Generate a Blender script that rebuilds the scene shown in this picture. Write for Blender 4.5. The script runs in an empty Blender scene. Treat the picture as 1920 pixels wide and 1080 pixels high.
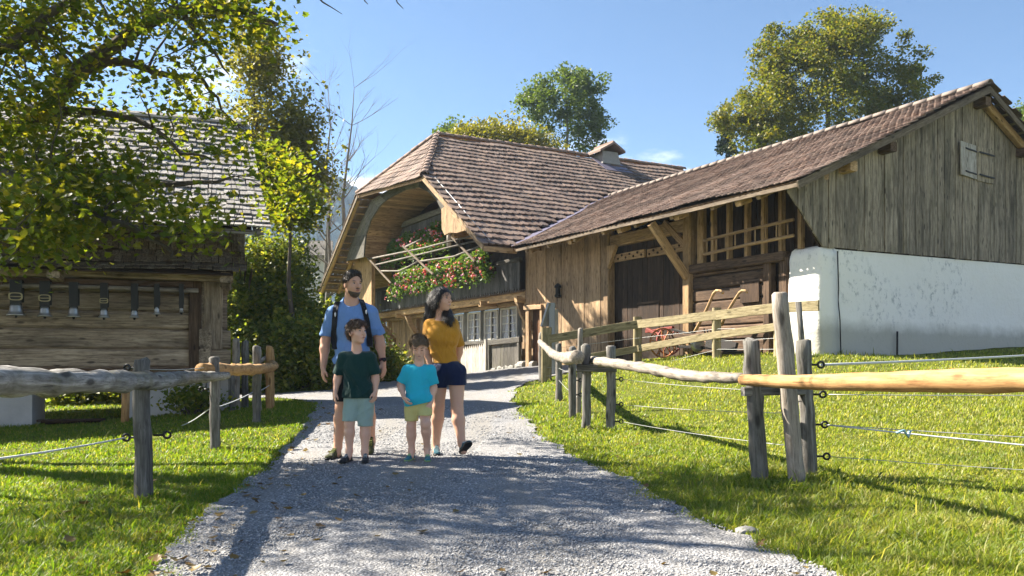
import bpy, math, random
import numpy as np
from mathutils import Vector, Matrix
from mathutils.geometry import delaunay_2d_cdt
rng = np.random.default_rng(7); random.seed(7)
SC = bpy.context.scene
COL = SC.collection
PI = math.pi

# ------------------------------------------------------------------ camera, sky, sun, exposure
EYE, HZ, FP = 1.05, 682.0, 1600.0
cam = bpy.data.cameras.new('camera'); camo = bpy.data.objects.new('camera', cam); COL.objects.link(camo)
camo.location = (0, 0, EYE); camo.rotation_euler = (PI/2, 0, 0)
cam.sensor_width = 36; cam.lens = 36*FP/1920; cam.shift_y = (HZ-540)/1920
cam.clip_start = .05; cam.clip_end = 4000
SC.camera = camo
SUN_EL = math.radians(41); SUN_H = Vector((-.92, .39, 0)).normalized()
SUN = Vector((SUN_H.x*math.cos(SUN_EL), SUN_H.y*math.cos(SUN_EL), math.sin(SUN_EL)))
sl = bpy.data.lights.new('sun', 'SUN'); sl.energy = 4.9; sl.angle = math.radians(.55); sl.color = (1, .915, .79)
so = bpy.data.objects.new('sun', sl); COL.objects.link(so); so.location = (-40, 20, 60)
so.rotation_euler = SUN.to_track_quat('Z', 'Y').to_euler()
SC.view_settings.view_transform = 'Standard'; SC.view_settings.look = 'None'
SC.view_settings.exposure = 2.05; SC.view_settings.gamma = 1
SC.view_settings.use_curve_mapping = False
world = bpy.data.worlds.new('World'); SC.world = world; world.use_nodes = True
def build_world():
    nt = world.node_tree; N = nt.nodes; L = nt.links; N.clear()
    out = N.new('ShaderNodeOutputWorld'); bg = N.new('ShaderNodeBackground')
    sky = N.new('ShaderNodeTexSky'); sky.sky_type = 'NISHITA'; sky.sun_disc = False
    sky.sun_elevation = SUN_EL; sky.sun_rotation = math.atan2(SUN_H.x, SUN_H.y)
    sky.altitude = 700; sky.air_density = .85; sky.dust_density = .4; sky.ozone_density = 4.0
    tc = N.new('ShaderNodeTexCoord'); sep = N.new('ShaderNodeSeparateXYZ'); L.new(tc.outputs['Generated'], sep.inputs[0])
    def m(op, a, b=None, c=None):
        n = N.new('ShaderNodeMath'); n.operation = op
        for i, v in enumerate((a, b, c)):
            if v is None: continue
            if isinstance(v, (int, float)): n.inputs[i].default_value = v
            else: L.new(v, n.inputs[i])
        return n.outputs[0]
    z = m('MAXIMUM', sep.outputs[2], 0.0); k = m('ADD', z, .28)
    cx = m('DIVIDE', sep.outputs[0], k); cy = m('DIVIDE', sep.outputs[1], k)
    cmb = N.new('ShaderNodeCombineXYZ'); L.new(cx, cmb.inputs[0]); L.new(cy, cmb.inputs[1]); L.new(m('MULTIPLY', z, 3.0), cmb.inputs[2])
    n1 = N.new('ShaderNodeTexNoise'); n1.inputs['Scale'].default_value = 2.3; n1.inputs['Detail'].default_value = 9; n1.inputs['Roughness'].default_value = .56
    L.new(cmb.outputs[0], n1.inputs['Vector'])
    # thicker towards the horizon and towards the sun's side, as the clouds in view are
    thr = m('ADD', m('MULTIPLY', z, 1.6), m('MULTIPLY', sep.outputs[0], .1))
    d = m('SUBTRACT', n1.outputs[0], m('ADD', thr, .135))
    a = N.new('ShaderNodeMapRange'); a.inputs['From Min'].default_value = 0; a.inputs['From Max'].default_value = .16; a.clamp = True; a.interpolation_type = 'SMOOTHSTEP'
    L.new(d, a.inputs['Value'])
    mx = N.new('ShaderNodeMix'); mx.data_type = 'RGBA'; L.new(m('MULTIPLY', a.outputs[0], .92), mx.inputs['Factor'])
    tn = N.new('ShaderNodeMix'); tn.data_type = 'RGBA'; tn.blend_type = 'MULTIPLY'; tn.inputs['Factor'].default_value = 1; L.new(sky.outputs[0], tn.inputs['A']); tn.inputs['B'].default_value = (.82, .89, .89, 1); L.new(tn.outputs['Result'], mx.inputs['A']); mx.inputs['B'].default_value = (9.5, 9.5, 9.7, 1)
    L.new(mx.outputs['Result'], bg.inputs['Color']); bg.inputs['Strength'].default_value = .054
    L.new(bg.outputs[0], out.inputs[0])
build_world()
SC.cycles.max_bounces = 6; SC.cycles.diffuse_bounces = 3; SC.cycles.transmission_bounces = 4; SC.cycles.transparent_max_bounces = 6
SC.cycles.use_denoising = True

# ------------------------------------------------------------------ helpers
WM = {}
def new_obj(name, me, mats=None, parent=None, M=None):
    o = bpy.data.objects.new(name, me); COL.objects.link(o)
    if mats is not None:
        for mm in (mats if isinstance(mats, (list, tuple)) else [mats]):
            if len(me.materials) < (len(mats) if isinstance(mats, (list, tuple)) else 1): me.materials.append(mm)
    M = M.copy() if M is not None else Matrix.Identity(4)
    o.matrix_basis = M; WM[o] = M
    if parent is not None:
        o.parent = parent; o.matrix_parent_inverse = WM[parent].inverted()
    return o
def tag(o, label=None, cat=None, group=None, kind=None):
    if label: o['label'] = label
    if cat: o['category'] = cat
    if group: o['group'] = group
    if kind: o['kind'] = kind
    return o
def thing(name, loc, label, cat, group=None):
    o = bpy.data.objects.new(name, None); COL.objects.link(o); o.empty_display_size = .2
    o.location = loc; WM[o] = Matrix.Translation(Vector(loc))
    return tag(o, label, cat, group)
def copy_tree(root, D, label=None, group=None):
    """a copy of a thing and of its parts, moved by the matrix D"""
    def cp(o, par):
        c = o.copy(); COL.objects.link(c)
        M = D @ WM[o]; c.matrix_basis = M; WM[c] = M
        if par is not None: c.parent = par; c.matrix_parent_inverse = WM[par].inverted()
        for ch in kids.get(o, []): cp(ch, c)
        return c
    kids = {}
    for o in COL.objects:
        if o.parent is not None: kids.setdefault(o.parent, []).append(o)
    r = cp(root, None)
    if label: r['label'] = label
    if group: r['group'] = group
    return r
def mesh_np(name, V, F, mat=None, smooth=False):
    me = bpy.data.meshes.new(name); F = np.asarray(F); m, k = F.shape
    me.vertices.add(len(V)); me.vertices.foreach_set('co', np.asarray(V, 'f4').ravel())
    me.loops.add(m*k); me.loops.foreach_set('vertex_index', F.astype('i4').ravel())
    me.polygons.add(m); me.polygons.foreach_set('loop_start', np.arange(0, m*k, k, dtype='i4'))
    if smooth: me.polygons.foreach_set('use_smooth', np.ones(m, bool))
    me.update(calc_edges=True); me.validate()
    if mat: me.materials.append(mat)
    return me
def mesh_pd(name, V, F, mat=None, smooth=False):
    me = bpy.data.meshes.new(name); me.from_pydata([tuple(v) for v in V], [], F); me.update()
    if smooth: me.polygons.foreach_set('use_smooth', np.ones(len(me.polygons), bool))
    if mat: me.materials.append(mat)
    return me
def frame(o, x, zhint=Vector((0, 0, 1))):
    x = Vector(x).normalized(); z = Vector(zhint); z = z - x*z.dot(x)
    if z.length < 1e-5: z = Vector((0, 1, 0)) - x*x.y
    z.normalize(); y = z.cross(x)
    M = Matrix((x, y, z)).transposed().to_4x4(); M.translation = Vector(o); return M
def beam_geo(L, w, h, seg=3, jit=.006, ch=.12, rnd=random):
    """hewn timber along +x from 0 to L, section w (y) by h (z), chamfered, a little uneven"""
    c = ch*min(w, h); sec = [(-w/2+c, -h/2), (w/2-c, -h/2), (w/2, -h/2+c), (w/2, h/2-c), (w/2-c, h/2), (-w/2+c, h/2), (-w/2, h/2-c), (-w/2, -h/2+c)]
    V = []; F = []
    for i in range(seg+1):
        oy, oz = (rnd.uniform(-jit, jit), rnd.uniform(-jit, jit)) if 0 < i < seg else (0, 0); s = 1+rnd.uniform(-jit, jit)*2
        for (y, z) in sec: V.append((L*i/seg, y*s+oy, z*s+oz))
    for i in range(seg):
        for k in range(8): a = i*8+k; b = i*8+(k+1) % 8; F.append((a, b, b+8, a+8))
    F.append(tuple(range(7, -1, -1))); F.append(tuple(seg*8+k for k in range(8)))
    return V, F
def beam(name, p0, p1, w, h, mat, parent=None, up=(0, 0, 1), seg=3, jit=.006, ch=.12):
    p0 = Vector(p0); p1 = Vector(p1); V, F = beam_geo((p1-p0).length, w, h, seg, jit, ch)
    return new_obj(name, mesh_pd(name, V, F, mat), None, parent, frame(p0, p1-p0, up))
def prism_geo(poly, t):
    n = len(poly); V = [(x, y, -t/2) for x, y in poly]+[(x, y, t/2) for x, y in poly]
    return V, [tuple(range(n-1, -1, -1)), tuple(range(n, 2*n))]+[(i, (i+1) % n, (i+1) % n+n, i+n) for i in range(n)]
def slab(name, pts, t, mat, parent=None, along=None):
    """flat piece with the corners pts (coplanar 3D points), thickness t, grain along `along`"""
    P = [Vector(p) for p in pts]; x = (Vector(along) if along is not None else P[1]-P[0]).normalized()
    n = Vector((0, 0, 0))
    for i in range(len(P)): n += (P[i]-P[0]).cross(P[(i+1) % len(P)]-P[0])
    n.normalize(); M = frame(P[0], x, n); Mi = M.inverted()
    poly = [((Mi@p).x, (Mi@p).y) for p in P]
    V, F = prism_geo(poly, t)
    return new_obj(name, mesh_pd(name, V, F, mat), None, parent, M)
def tube_geo(pts, rad, sides=8, noise=0.0, cap=True, rnd=random):
    P = [Vector(p) for p in pts]; n = len(P)
    if not hasattr(rad, '__len__'): rad = [rad]*n
    V = []; F = []; prev = None
    for i in range(n):
        d = (P[min(i+1, n-1)]-P[max(i-1, 0)]).normalized()
        if prev is None: a = d.orthogonal().normalized()
        else: a = (prev-d*prev.dot(d)).normalized()
        prev = a; b = d.cross(a)
        for k in range(sides):
            r = rad[i]*(1+rnd.uniform(-noise, noise)); t = 2*PI*k/sides
            V.append(P[i]+a*(r*math.cos(t))+b*(r*math.sin(t)))
    for i in range(n-1):
        for k in range(sides):
            a = i*sides+k; b = i*sides+(k+1) % sides; F.append((a, b, b+sides, a+sides))
    if cap: F.append(tuple(range(sides-1, -1, -1))); F.append(tuple((n-1)*sides+k for k in range(sides)))
    return V, F
class MB:
    def __init__(s): s.V = []; s.F = []
    def add(s, VF, M=None):
        V, F = VF; o = len(s.V)
        s.V += [tuple(M@Vector(v)) if M is not None else tuple(v) for v in V]; s.F += [tuple(i+o for i in f) for f in F]; return s
    def build(s, name, mat, parent=None, smooth=False, M=None):
        V = s.V
        if M is not None: Mi = M.inverted(); V = [tuple(Mi@Vector(v)) for v in V]
        return new_obj(name, mesh_pd(name, V, s.F, mat, smooth), None, parent, M)
def resample(pts, rad, step, bump):
    P = [Vector(p) for p in pts]; R = list(rad) if hasattr(rad, '__len__') else [rad]*len(P); out = [P[0]]; rr = [R[0]]
    for i in range(len(P)-1):
        a, b = P[i], P[i+1]; p0 = P[i-1] if i else a*2-b; p3 = P[i+2] if i+2 < len(P) else b*2-a; k = max(1, int((b-a).length/step))
        for j in range(1, k+1):
            t = j/k; q = .5*((2*a)+(b-p0)*t+(2*p0-5*a+4*b-p3)*t*t+(3*a-p0-3*b+p3)*t**3); out.append(q+Vector((random.gauss(0, 1), random.gauss(0, 1), random.gauss(0, 1)))*bump*R[i]); rr.append((R[i]+(R[i+1]-R[i])*t)*(1+random.gauss(0, bump)))
    return out, rr
def log(name, pts, rad, mat, parent=None, sides=14, noise=.05, step=.12, bump=.06):
    """an uneven natural log through pts"""
    P, R = resample(pts, rad, step, bump); return tube(name, P, R, mat, parent, sides, noise)
def tube(name, pts, rad, mat, parent=None, sides=8, noise=0.0, smooth=True):
    """round pole; local x runs along it so that grain follows"""
    P = [Vector(p) for p in pts]; M = frame(P[0], P[-1]-P[0]); b = MB(); b.add(tube_geo(P, rad, sides, noise))
    o = b.build(name, mat, parent, smooth, M)
    return o
def lathe_geo(prof, sides=16):
    V = [(r*math.cos(2*PI*k/sides), r*math.sin(2*PI*k/sides), z) for r, z in prof for k in range(sides)]; F = []
    for i in range(len(prof)-1):
        for k in range(sides): a = i*sides+k; b = i*sides+(k+1) % sides; F.append((a, b, b+sides, a+sides))
    F.append(tuple(range(sides-1, -1, -1))); F.append(tuple((len(prof)-1)*sides+k for k in range(sides)))
    return V, F
def in_poly(x, y, poly):
    c = np.zeros(len(x), bool); n = len(poly); j = n-1
    for i in range(n):
        xi, yi = poly[i]; xj, yj = poly[j]
        if yi != yj: c ^= ((yi > y) != (yj > y)) & (x < (xj-xi)*(y-yi)/(yj-yi)+xi)
        j = i
    return c
def at(px, py, Y):
    return Vector(((px-960)/FP*Y, Y, EYE+(HZ-py)/FP*Y))
# ------------------------------------------------------------------ materials
class NT:
    def __init__(s, name):
        s.m = bpy.data.materials.new(name); s.m.use_nodes = True; s.t = s.m.node_tree; s.t.nodes.clear()
        s.out = s.n('ShaderNodeOutputMaterial')
    def n(s, ty, **kw):
        x = s.t.nodes.new(ty)
        for k, v in kw.items(): setattr(x, k, v)
        return x
    def l(s, a, b): s.t.links.new(a, b)
    def set(s, sock, v):
        if isinstance(v, bpy.types.NodeSocket): s.l(v, sock)
        elif v is not None: sock.default_value = v
    def math(s, op, a, b=None, clamp=False):
        x = s.n('ShaderNodeMath', operation=op, use_clamp=clamp); s.set(x.inputs[0], a); s.set(x.inputs[1], b); return x.outputs[0]
    def mix(s, f, a, b, blend='MIX'):
        x = s.n('ShaderNodeMix', data_type='RGBA', blend_type=blend); s.set(x.inputs['Factor'], f)
        s.set(x.inputs['A'], c4(a)); s.set(x.inputs['B'], c4(b)); return x.outputs['Result']
    def coord(s, kind='Object', scale=(1, 1, 1), add=None):
        tc = s.n('ShaderNodeTexCoord'); v = tc.outputs[kind]
        if add is not None:
            x = s.n('ShaderNodeVectorMath', operation='ADD'); s.l(v, x.inputs[0]); s.l(add, x.inputs[1]); v = x.outputs[0]
        mp = s.n('ShaderNodeMapping'); mp.inputs['Scale'].default_value = scale; s.l(v, mp.inputs[0]); return mp.outputs[0]
    def pos(s, scale=(1, 1, 1)):
        g = s.n('ShaderNodeNewGeometry'); mp = s.n('ShaderNodeMapping'); mp.inputs['Scale'].default_value = scale; s.l(g.outputs['Position'], mp.inputs[0]); return mp.outputs[0]
    def noise(s, vec, scale=5, detail=4, rough=.55, dist=0):
        x = s.n('ShaderNodeTexNoise'); s.l(vec, x.inputs['Vector']); x.inputs['Scale'].default_value = scale; x.inputs['Detail'].default_value = detail
        x.inputs['Roughness'].default_value = rough; x.inputs['Distortion'].default_value = dist; return x.outputs[0]
    def ramp(s, f, stops):
        x = s.n('ShaderNodeValToRGB'); s.l(f, x.inputs[0]); e = x.color_ramp.elements
        while len(e) < len(stops): e.new(.5)
        for k, (p, c) in enumerate(stops): e[k].position = p; e[k].color = c4(c)
        return x.outputs[0]
    def rand(s):
        a = s.n('ShaderNodeObjectInfo').outputs['Random']; b = s.n('ShaderNodeNewGeometry').outputs['Random Per Island']
        return s.math('FRACT', s.math('ADD', a, b))
    def bsdf(s, col, rough=.85, bump=None, bstr=.4, bdist=.01, spec=.3, **kw):
        b = s.n('ShaderNodeBsdfPrincipled'); s.set(b.inputs['Base Color'], c4(col)); s.set(b.inputs['Roughness'], rough); b.inputs['Specular IOR Level'].default_value = spec
        for k, v in kw.items(): s.set(b.inputs[k], v)
        if bump is not None:
            bp = s.n('ShaderNodeBump'); bp.inputs['Strength'].default_value = bstr; bp.inputs['Distance'].default_value = bdist; s.l(bump, bp.inputs['Height']); s.l(bp.outputs[0], b.inputs['Normal'])
        return b
    def done(s, sh): s.l(sh.outputs[0] if hasattr(sh, 'outputs') else sh, s.out.inputs['Surface']); return s.m
def c4(c):
    if isinstance(c, (tuple, list)) and len(c) == 3: return (*c, 1)
    return c
def wood(name, dark, mid, light, stain=(.03, .025, .02), stain_amt=.5, var=.35, rough=.85, fine=1.0, bstr=.5, moss=None):
    t = NT(name); r = t.rand()
    off = t.n('ShaderNodeCombineXYZ'); t.l(t.math('MULTIPLY', r, 37.0), off.inputs[0]); t.l(t.math('MULTIPLY', r, 91.0), off.inputs[1])
    v = t.coord('Object', (1.1*fine, 22*fine, 22*fine), off.outputs[0]); g = t.noise(v, 1.6, 6, .62, .6)
    v2 = t.coord('Object', (.5, 3, 3), off.outputs[0]); s = t.noise(v2, 1.5, 4, .6)
    v3 = t.coord('Object', (2.5*fine, 70*fine, 70*fine), off.outputs[0]); f = t.noise(v3, 2.0, 3, .6)
    col = t.ramp(t.math('ADD', t.math('MULTIPLY', g, .72), t.math('MULTIPLY', f, .28)), [(.32, dark), (.52, mid), (.72, light)])
    col = t.mix(t.math('MULTIPLY', t.ramp(s, [(.45, (0, 0, 0)), (.7, (1, 1, 1))]), stain_amt), col, stain)
    crack = t.ramp(f, [(.3, (1, 1, 1)), (.38, (0, 0, 0))]); col = t.mix(t.math('MULTIPLY', crack, .6), col, tuple(x*.35 for x in dark))
    if moss:
        mz = t.noise(t.pos((3, 3, 1.2)), 1.4, 5, .65); col = t.mix(t.math('MULTIPLY', t.ramp(mz, [(.5, (0, 0, 0)), (.7, (1, 1, 1))]), moss[1]), col, moss[0])
    vk = t.n('ShaderNodeTexVoronoi'); t.l(t.coord('Object', (1.6, 5, 5), off.outputs[0]), vk.inputs['Vector']); vk.inputs['Scale'].default_value = 1.5
    col = t.mix(t.ramp(vk.outputs['Distance'], [(.10, (.85, .85, .85)), (.2, (0, 0, 0))]), col, tuple(x*.45 for x in dark))
    mo = t.noise(t.coord('Object', (2.2, 8, 8), off.outputs[0]), 2.4, 5, .7); col = t.mix(1.0, col, t.ramp(mo, [(.3, (.58, .55, .52)), (.5, (1, 1, 1)), (.7, (1.15, 1.15, 1.15))]), 'MULTIPLY')
    hs = t.n('ShaderNodeHueSaturation'); t.l(col, hs.inputs['Color']); t.l(t.math('ADD', t.math('MULTIPLY', r, var*2), 1-var), hs.inputs['Value'])
    return t.done(t.bsdf(hs.outputs[0], rough, t.math('ADD', g, t.math('MULTIPLY', f, .6)), bstr, .008))
M = {}
M['wood_grey'] = wood('grey_weathered_wood', (.05, .044, .038), (.13, .118, .10), (.24, .22, .195), stain_amt=.55, moss=((.09, .085, .04), .45))
M['wood_gable'] = wood('gable_boards', (.12, .092, .063), (.30, .245, .175), (.49, .425, .33), stain=(.035, .03, .022), stain_amt=.85, var=.25, moss=((.17, .15, .075), .3))
M['wood_barge'] = wood('barge_timber', (.075, .055, .036), (.17, .13, .09), (.28, .225, .16), var=.12)
M['wood_pale'] = wood('pale_barn_boards', (.19, .12, .06), (.39, .26, .145), (.55, .395, .24), stain=(.14, .085, .045), stain_amt=.55, var=.2)
M['wood_honey'] = wood('honey_timber', (.21, .125, .055), (.42, .27, .135), (.56, .39, .215), stain=(.12, .07, .035), stain_amt=.4, var=.22)
M['wood_brown'] = wood('brown_log', (.045, .025, .013), (.125, .077, .045), (.24, .16, .105), stain=(.02, .012, .008), stain_amt=.6, var=.25)
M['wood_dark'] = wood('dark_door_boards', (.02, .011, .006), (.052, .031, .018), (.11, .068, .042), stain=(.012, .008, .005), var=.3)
M['wood_balcony'] = wood('sun_bleached_balcony', (.035, .032, .032), (.10, .095, .092), (.22, .21, .2), stain=(.03, .028, .028), stain_amt=.6, var=.35)
M['wood_white'] = wood('silvered_pale_wood', (.28, .25, .21), (.45, .41, .36), (.6, .56, .5), stain=(.2, .17, .14), var=.12)
M['wood_soffit'] = wood('arch_boarding', (.11, .06, .03), (.30, .185, .10), (.5, .34, .2), stain=(.05, .03, .018), var=.35)
M['wood_wall'] = wood('house_wall_boards', (.19, .12, .062), (.37, .25, .14), (.52, .375, .23), stain=(.09, .06, .038), stain_amt=.55, var=.22)
M['wood_granary'] = wood('granary_logs', (.115, .084, .056), (.34, .265, .185), (.53, .44, .325), stain=(.035, .025, .017), stain_amt=.65, var=.2)
M['post_grey'] = wood('old_fence_post', (.045, .04, .034), (.17, .16, .145), (.36, .345, .32), stain=(.04, .036, .028), stain_amt=.6, var=.15, bstr=1.0, fine=.8, moss=((.1, .1, .06), .35))
M['log_grey'] = wood('lichened_log', (.06, .055, .048), (.24, .23, .21), (.55, .53, .5), stain=(.055, .05, .028), stain_amt=.7, var=.1, bstr=1.0, fine=.55, moss=((.14, .13, .055), .6))
M['log_pale'] = wood('greyed_peeled_log', (.16, .13, .1), (.31, .27, .22), (.45, .40, .34), stain=(.12, .1, .085), stain_amt=.5, var=.08)
M['log_rack'] = wood('silvered_pole', (.09, .08, .065), (.19, .17, .145), (.3, .275, .24), var=.15)
M['log_fresh'] = wood('fresh_peeled_log', (.24, .12, .042), (.40, .235, .095), (.52, .345, .17), stain=(.24, .11, .04), stain_amt=.5, var=.07, fine=.7, bstr=.25)
M['rail'] = wood('sawn_rail', (.15, .12, .055), (.29, .24, .135), (.41, .345, .215), stain=(.12, .095, .045), stain_amt=.45, var=.12)
def plain(name, col, rough=.7, metal=0, nscale=30, namt=.25, bstr=.15, spec=.4):
    t = NT(name); n = t.noise(t.pos(), nscale, 4, .6); c = t.mix(t.math('MULTIPLY', n, namt), col, tuple(x*.35 for x in col))
    return t.done(t.bsdf(c, rough, n, bstr, .004, spec, Metallic=metal))
M['iron'] = plain('dark_iron', (.03, .027, .025), .6, .6)
M['steel'] = plain('galvanised_steel', (.42, .43, .44), .42, .85)
M['bell'] = plain('cast_bell_metal', (.46, .44, .41), .38, .9)
M['leather'] = plain('black_leather', (.013, .012, .011), .55)
M['brass'] = plain('brass', (.4, .34, .2), .5, .8)
M['rope'] = plain('white_fence_rope', (.6, .62, .64), .8)
M['wire'] = plain('fence_wire', (.42, .43, .42), .5, .4)
M['black'] = plain('black_plastic', (.01, .01, .01), .45)
M['stone'] = plain('field_stone', (.34, .325, .3), .9, 0, 8, .7, .8)
M['lead'] = plain('valley_sheet', (.22, .2, .27), .5, .5)
M['glass'] = None
t = NT('window_glass'); M['glass'] = t.done(t.bsdf((.012, .013, .015), .06, spec=.6))
M['paint'] = plain('aged_white_paint', (.62, .58, .5), .6, 0, 20, .3)
M['curtain'] = plain('lace_curtain', (.36, .35, .34), .9, 0, 60, .4)
M['rust_red'] = plain('faded_red_paint', (.24, .045, .03), .65, .1, 12, .5)
M['orange'] = plain('rusty_orange_paint', (.42, .17, .05), .65, .1, 14, .5)
M['grey_panel'] = plain('grey_painted_sheet', (.3, .32, .335), .5, .2, 10, .2)
M['terracotta'] = plain('wooden_tub', (.35, .22, .12), .8)
def tile_mat(name, cols, dirt, moss):
    t = NT(name); r = t.rand(); c = t.ramp(r, [(i/(len(cols)-1), x) for i, x in enumerate(cols)])
    n = t.noise(t.pos(), 1.1, 5, .65); n2 = t.noise(t.pos(), 26, 4, .7)
    c = t.mix(t.math('MULTIPLY', t.ramp(n, [(.42, (0, 0, 0)), (.68, (1, 1, 1))]), .55), c, dirt)
    c = t.mix(t.ramp(n2, [(.56, (0, 0, 0)), (.66, (.75, .75, .75))]), c, moss)
    c = t.mix(t.ramp(n2, [(.3, (.7, .7, .7)), (.42, (0, 0, 0))]), c, dirt)
    return t.done(t.bsdf(c, .85, n2, .5, .006, .2))
M['tile_barn'] = tile_mat('barn_tile', [(.09, .06, .048), (.15, .098, .077), (.20, .132, .102), (.13, .09, .075), (.17, .122, .10), (.25, .18, .14)], (.06, .048, .042), (.24, .21, .175))
M['tile_house'] = tile_mat('house_tile', [(.11, .074, .058), (.175, .118, .092), (.22, .152, .12), (.14, .103, .088), (.27, .195, .155), (.2, .135, .095)], (.055, .045, .042), (.27, .24, .20))
M['tile_ridge'] = plain('mortared_ridge_tile', (.23, .185, .155), .85, 0, 10, .5, .4)
M['tile_hip'] = plain('hip_tile', (.27, .19, .15), .85, 0, 9, .6, .5)
def shingle_mat(name, cols):
    t = NT(name); r = t.rand(); c = t.ramp(r, [(i/(len(cols)-1), x) for i, x in enumerate(cols)])
    n = t.noise(t.pos((14, 14, 3)), 3, 5, .65); c = t.mix(t.ramp(n, [(.4, (.75, .75, .75)), (.62, (0, 0, 0))]), c, (.05, .042, .035))
    return t.done(t.bsdf(c, .9, n, .7, .006, .15))
M['shingle_roof'] = shingle_mat('silver_shingle', [(.28, .26, .235), (.40, .38, .355), (.5, .48, .445), (.34, .315, .29)])
M['shingle_skirt'] = shingle_mat('brown_shingle', [(.12, .085, .05), (.2, .15, .095), (.27, .215, .145), (.165, .12, .075)])
def plaster():
    t = NT('whitewashed_plaster'); p = t.pos()
    n = t.noise(p, 2.2, 6, .65); f = t.noise(t.pos((1, 1, .8)), 7, 8, .75, .2); b = t.noise(p, 14, 5, .6)
    patch = t.noise(t.pos((.33, .33, .55)), 1.0, 2, .5)
    c = t.mix(t.math('MULTIPLY', n, .35), (.90, .87, .80), (.74, .72, .66))
    spots = t.math('MULTIPLY', t.ramp(f, [(.53, (0, 0, 0)), (.63, (1, 1, 1))]), t.ramp(patch, [(.46, (0, 0, 0)), (.6, (1, 1, 1))]))
    c = t.mix(t.math('MULTIPLY', spots, .6), c, (.27, .275, .27))
    z = t.n('ShaderNodeSeparateXYZ'); t.l(p, z.inputs[0])
    low = t.math('MULTIPLY', t.ramp(t.math('ADD', t.math('SUBTRACT', z.outputs[2], 1.48), t.math('MULTIPLY', n, -.35)), [(.0, (1, 1, 1)), (.3, (0, 0, 0))]), .8)
    c = t.mix(low, c, (.36, .345, .28))
    return t.done(t.bsdf(c, .9, t.math('ADD', b, t.math('MULTIPLY', n, 1.5)), .55, .03, .2))
M['plaster'] = plaster()
def plaster2():
    t = NT('foundation_plaster'); p = t.pos(); n = t.noise(p, 3, 6, .65); b = t.noise(p, 18, 4, .6)
    c = t.mix(n, (.62, .6, .57), (.36, .345, .32)); return t.done(t.bsdf(c, .9, b, .4, .015, .2))
M['foundation'] = plaster2()
def leafmat(name, cols, trans=.5, tint=(1.5, 1.45, .55), rough=.5):
    t = NT(name); r = t.n('ShaderNodeNewGeometry').outputs['Random Per Island']
    c = t.ramp(r, [(i/(len(cols)-1), x) for i, x in enumerate(cols)])
    n = t.noise(t.pos(), .8, 2, .5); c = t.mix(t.math('MULTIPLY', n, .5), c, tuple(x*.6 for x in cols[0]))
    b = t.bsdf(c, rough, spec=.35); tr = t.n('ShaderNodeBsdfTranslucent'); t.l(t.mix(1.0, c, tint, 'MULTIPLY'), tr.inputs[0])
    mx = t.n('ShaderNodeMixShader'); mx.inputs[0].default_value = trans; t.l(b.outputs[0], mx.inputs[1]); t.l(tr.outputs[0], mx.inputs[2])
    return t.done(mx)
M['leaf_maple'] = leafmat('maple_leaf', [(.06, .095, .013), (.08, .125, .017), (.105, .145, .02), (.145, .17, .024), (.22, .2, .03), (.07, .11, .015)], .62, (2.0, 1.8, .5))
M['leaf_dark'] = leafmat('shrub_leaf', [(.085, .13, .024), (.145, .20, .034), (.21, .255, .042), (.34, .32, .06), (.12, .18, .032)], .55)  # the yellow tone paints sunlit flecks into the shaded thicket
M['leaf_autumn'] = leafmat('autumn_leaf', [(.085, .115, .02), (.12, .15, .025), (.165, .18, .03), (.235, .195, .032), (.095, .13, .022)], .48, (1.6, 1.5, .5))
M['leaf_yellow'] = leafmat('yellow_green_leaf', [(.13, .14, .018), (.19, .18, .024), (.24, .21, .03), (.15, .165, .024)], .45)
M['leaf_green'] = leafmat('green_leaf', [(.06, .10, .024), (.09, .14, .03), (.13, .175, .036), (.075, .115, .026)], .45)
M['leaf_weed'] = leafmat('weed_leaf', [(.08, .13, .02), (.12, .18, .028), (.16, .2, .035)], .45)
M['leaf_brown'] = leafmat('thin_brown_leaf', [(.13, .15, .035), (.18, .185, .042), (.22, .2, .05), (.15, .16, .04)], .55, (1.6, 1.45, .55))
M['leaf_conifer'] = leafmat('needles', [(.02, .035, .02), (.032, .05, .028), (.04, .06, .03)], .15)
M['leaf_geranium'] = leafmat('geranium_leaf', [(.075, .145, .035), (.12, .2, .05), (.165, .25, .06), (.10, .17, .042)], .45)
def petal():
    t = NT('blossom'); r = t.n('ShaderNodeNewGeometry').outputs['Random Per Island']
    x = t.n('ShaderNodeValToRGB'); t.l(r, x.inputs[0]); x.color_ramp.interpolation = 'CONSTANT'; e = x.color_ramp.elements
    cs = [(.68, .05, .03), (.75, .2, .22), (.75, .1, .06), (.78, .36, .40), (.7, .13, .08), (.6, .2, .5), (.8, .42, .40)]
    while len(e) < len(cs): e.new(.5)
    for i, c in enumerate(cs): e[i].position = i/len(cs); e[i].color = c4(c)
    return t.done(t.bsdf(x.outputs[0], .6))
M['petal'] = petal()
M['petal_yellow'] = leafmat('yellow_petal', [(.5, .38, .06), (.6, .5, .12), (.2, .22, .04)], .3)
def barkmat(name, a, b):
    t = NT(name); n = t.noise(t.coord('Object', (6, 6, 1.6)), 2.2, 6, .65, .5); return t.done(t.bsdf(t.mix(n, a, b), .95, n, .9, .03, .1))
M['bark'] = barkmat('bark', (.035, .028, .02), (.14, .12, .095))
M['bark_grey'] = barkmat('grey_bark', (.08, .075, .066), (.24, .22, .19))
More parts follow.
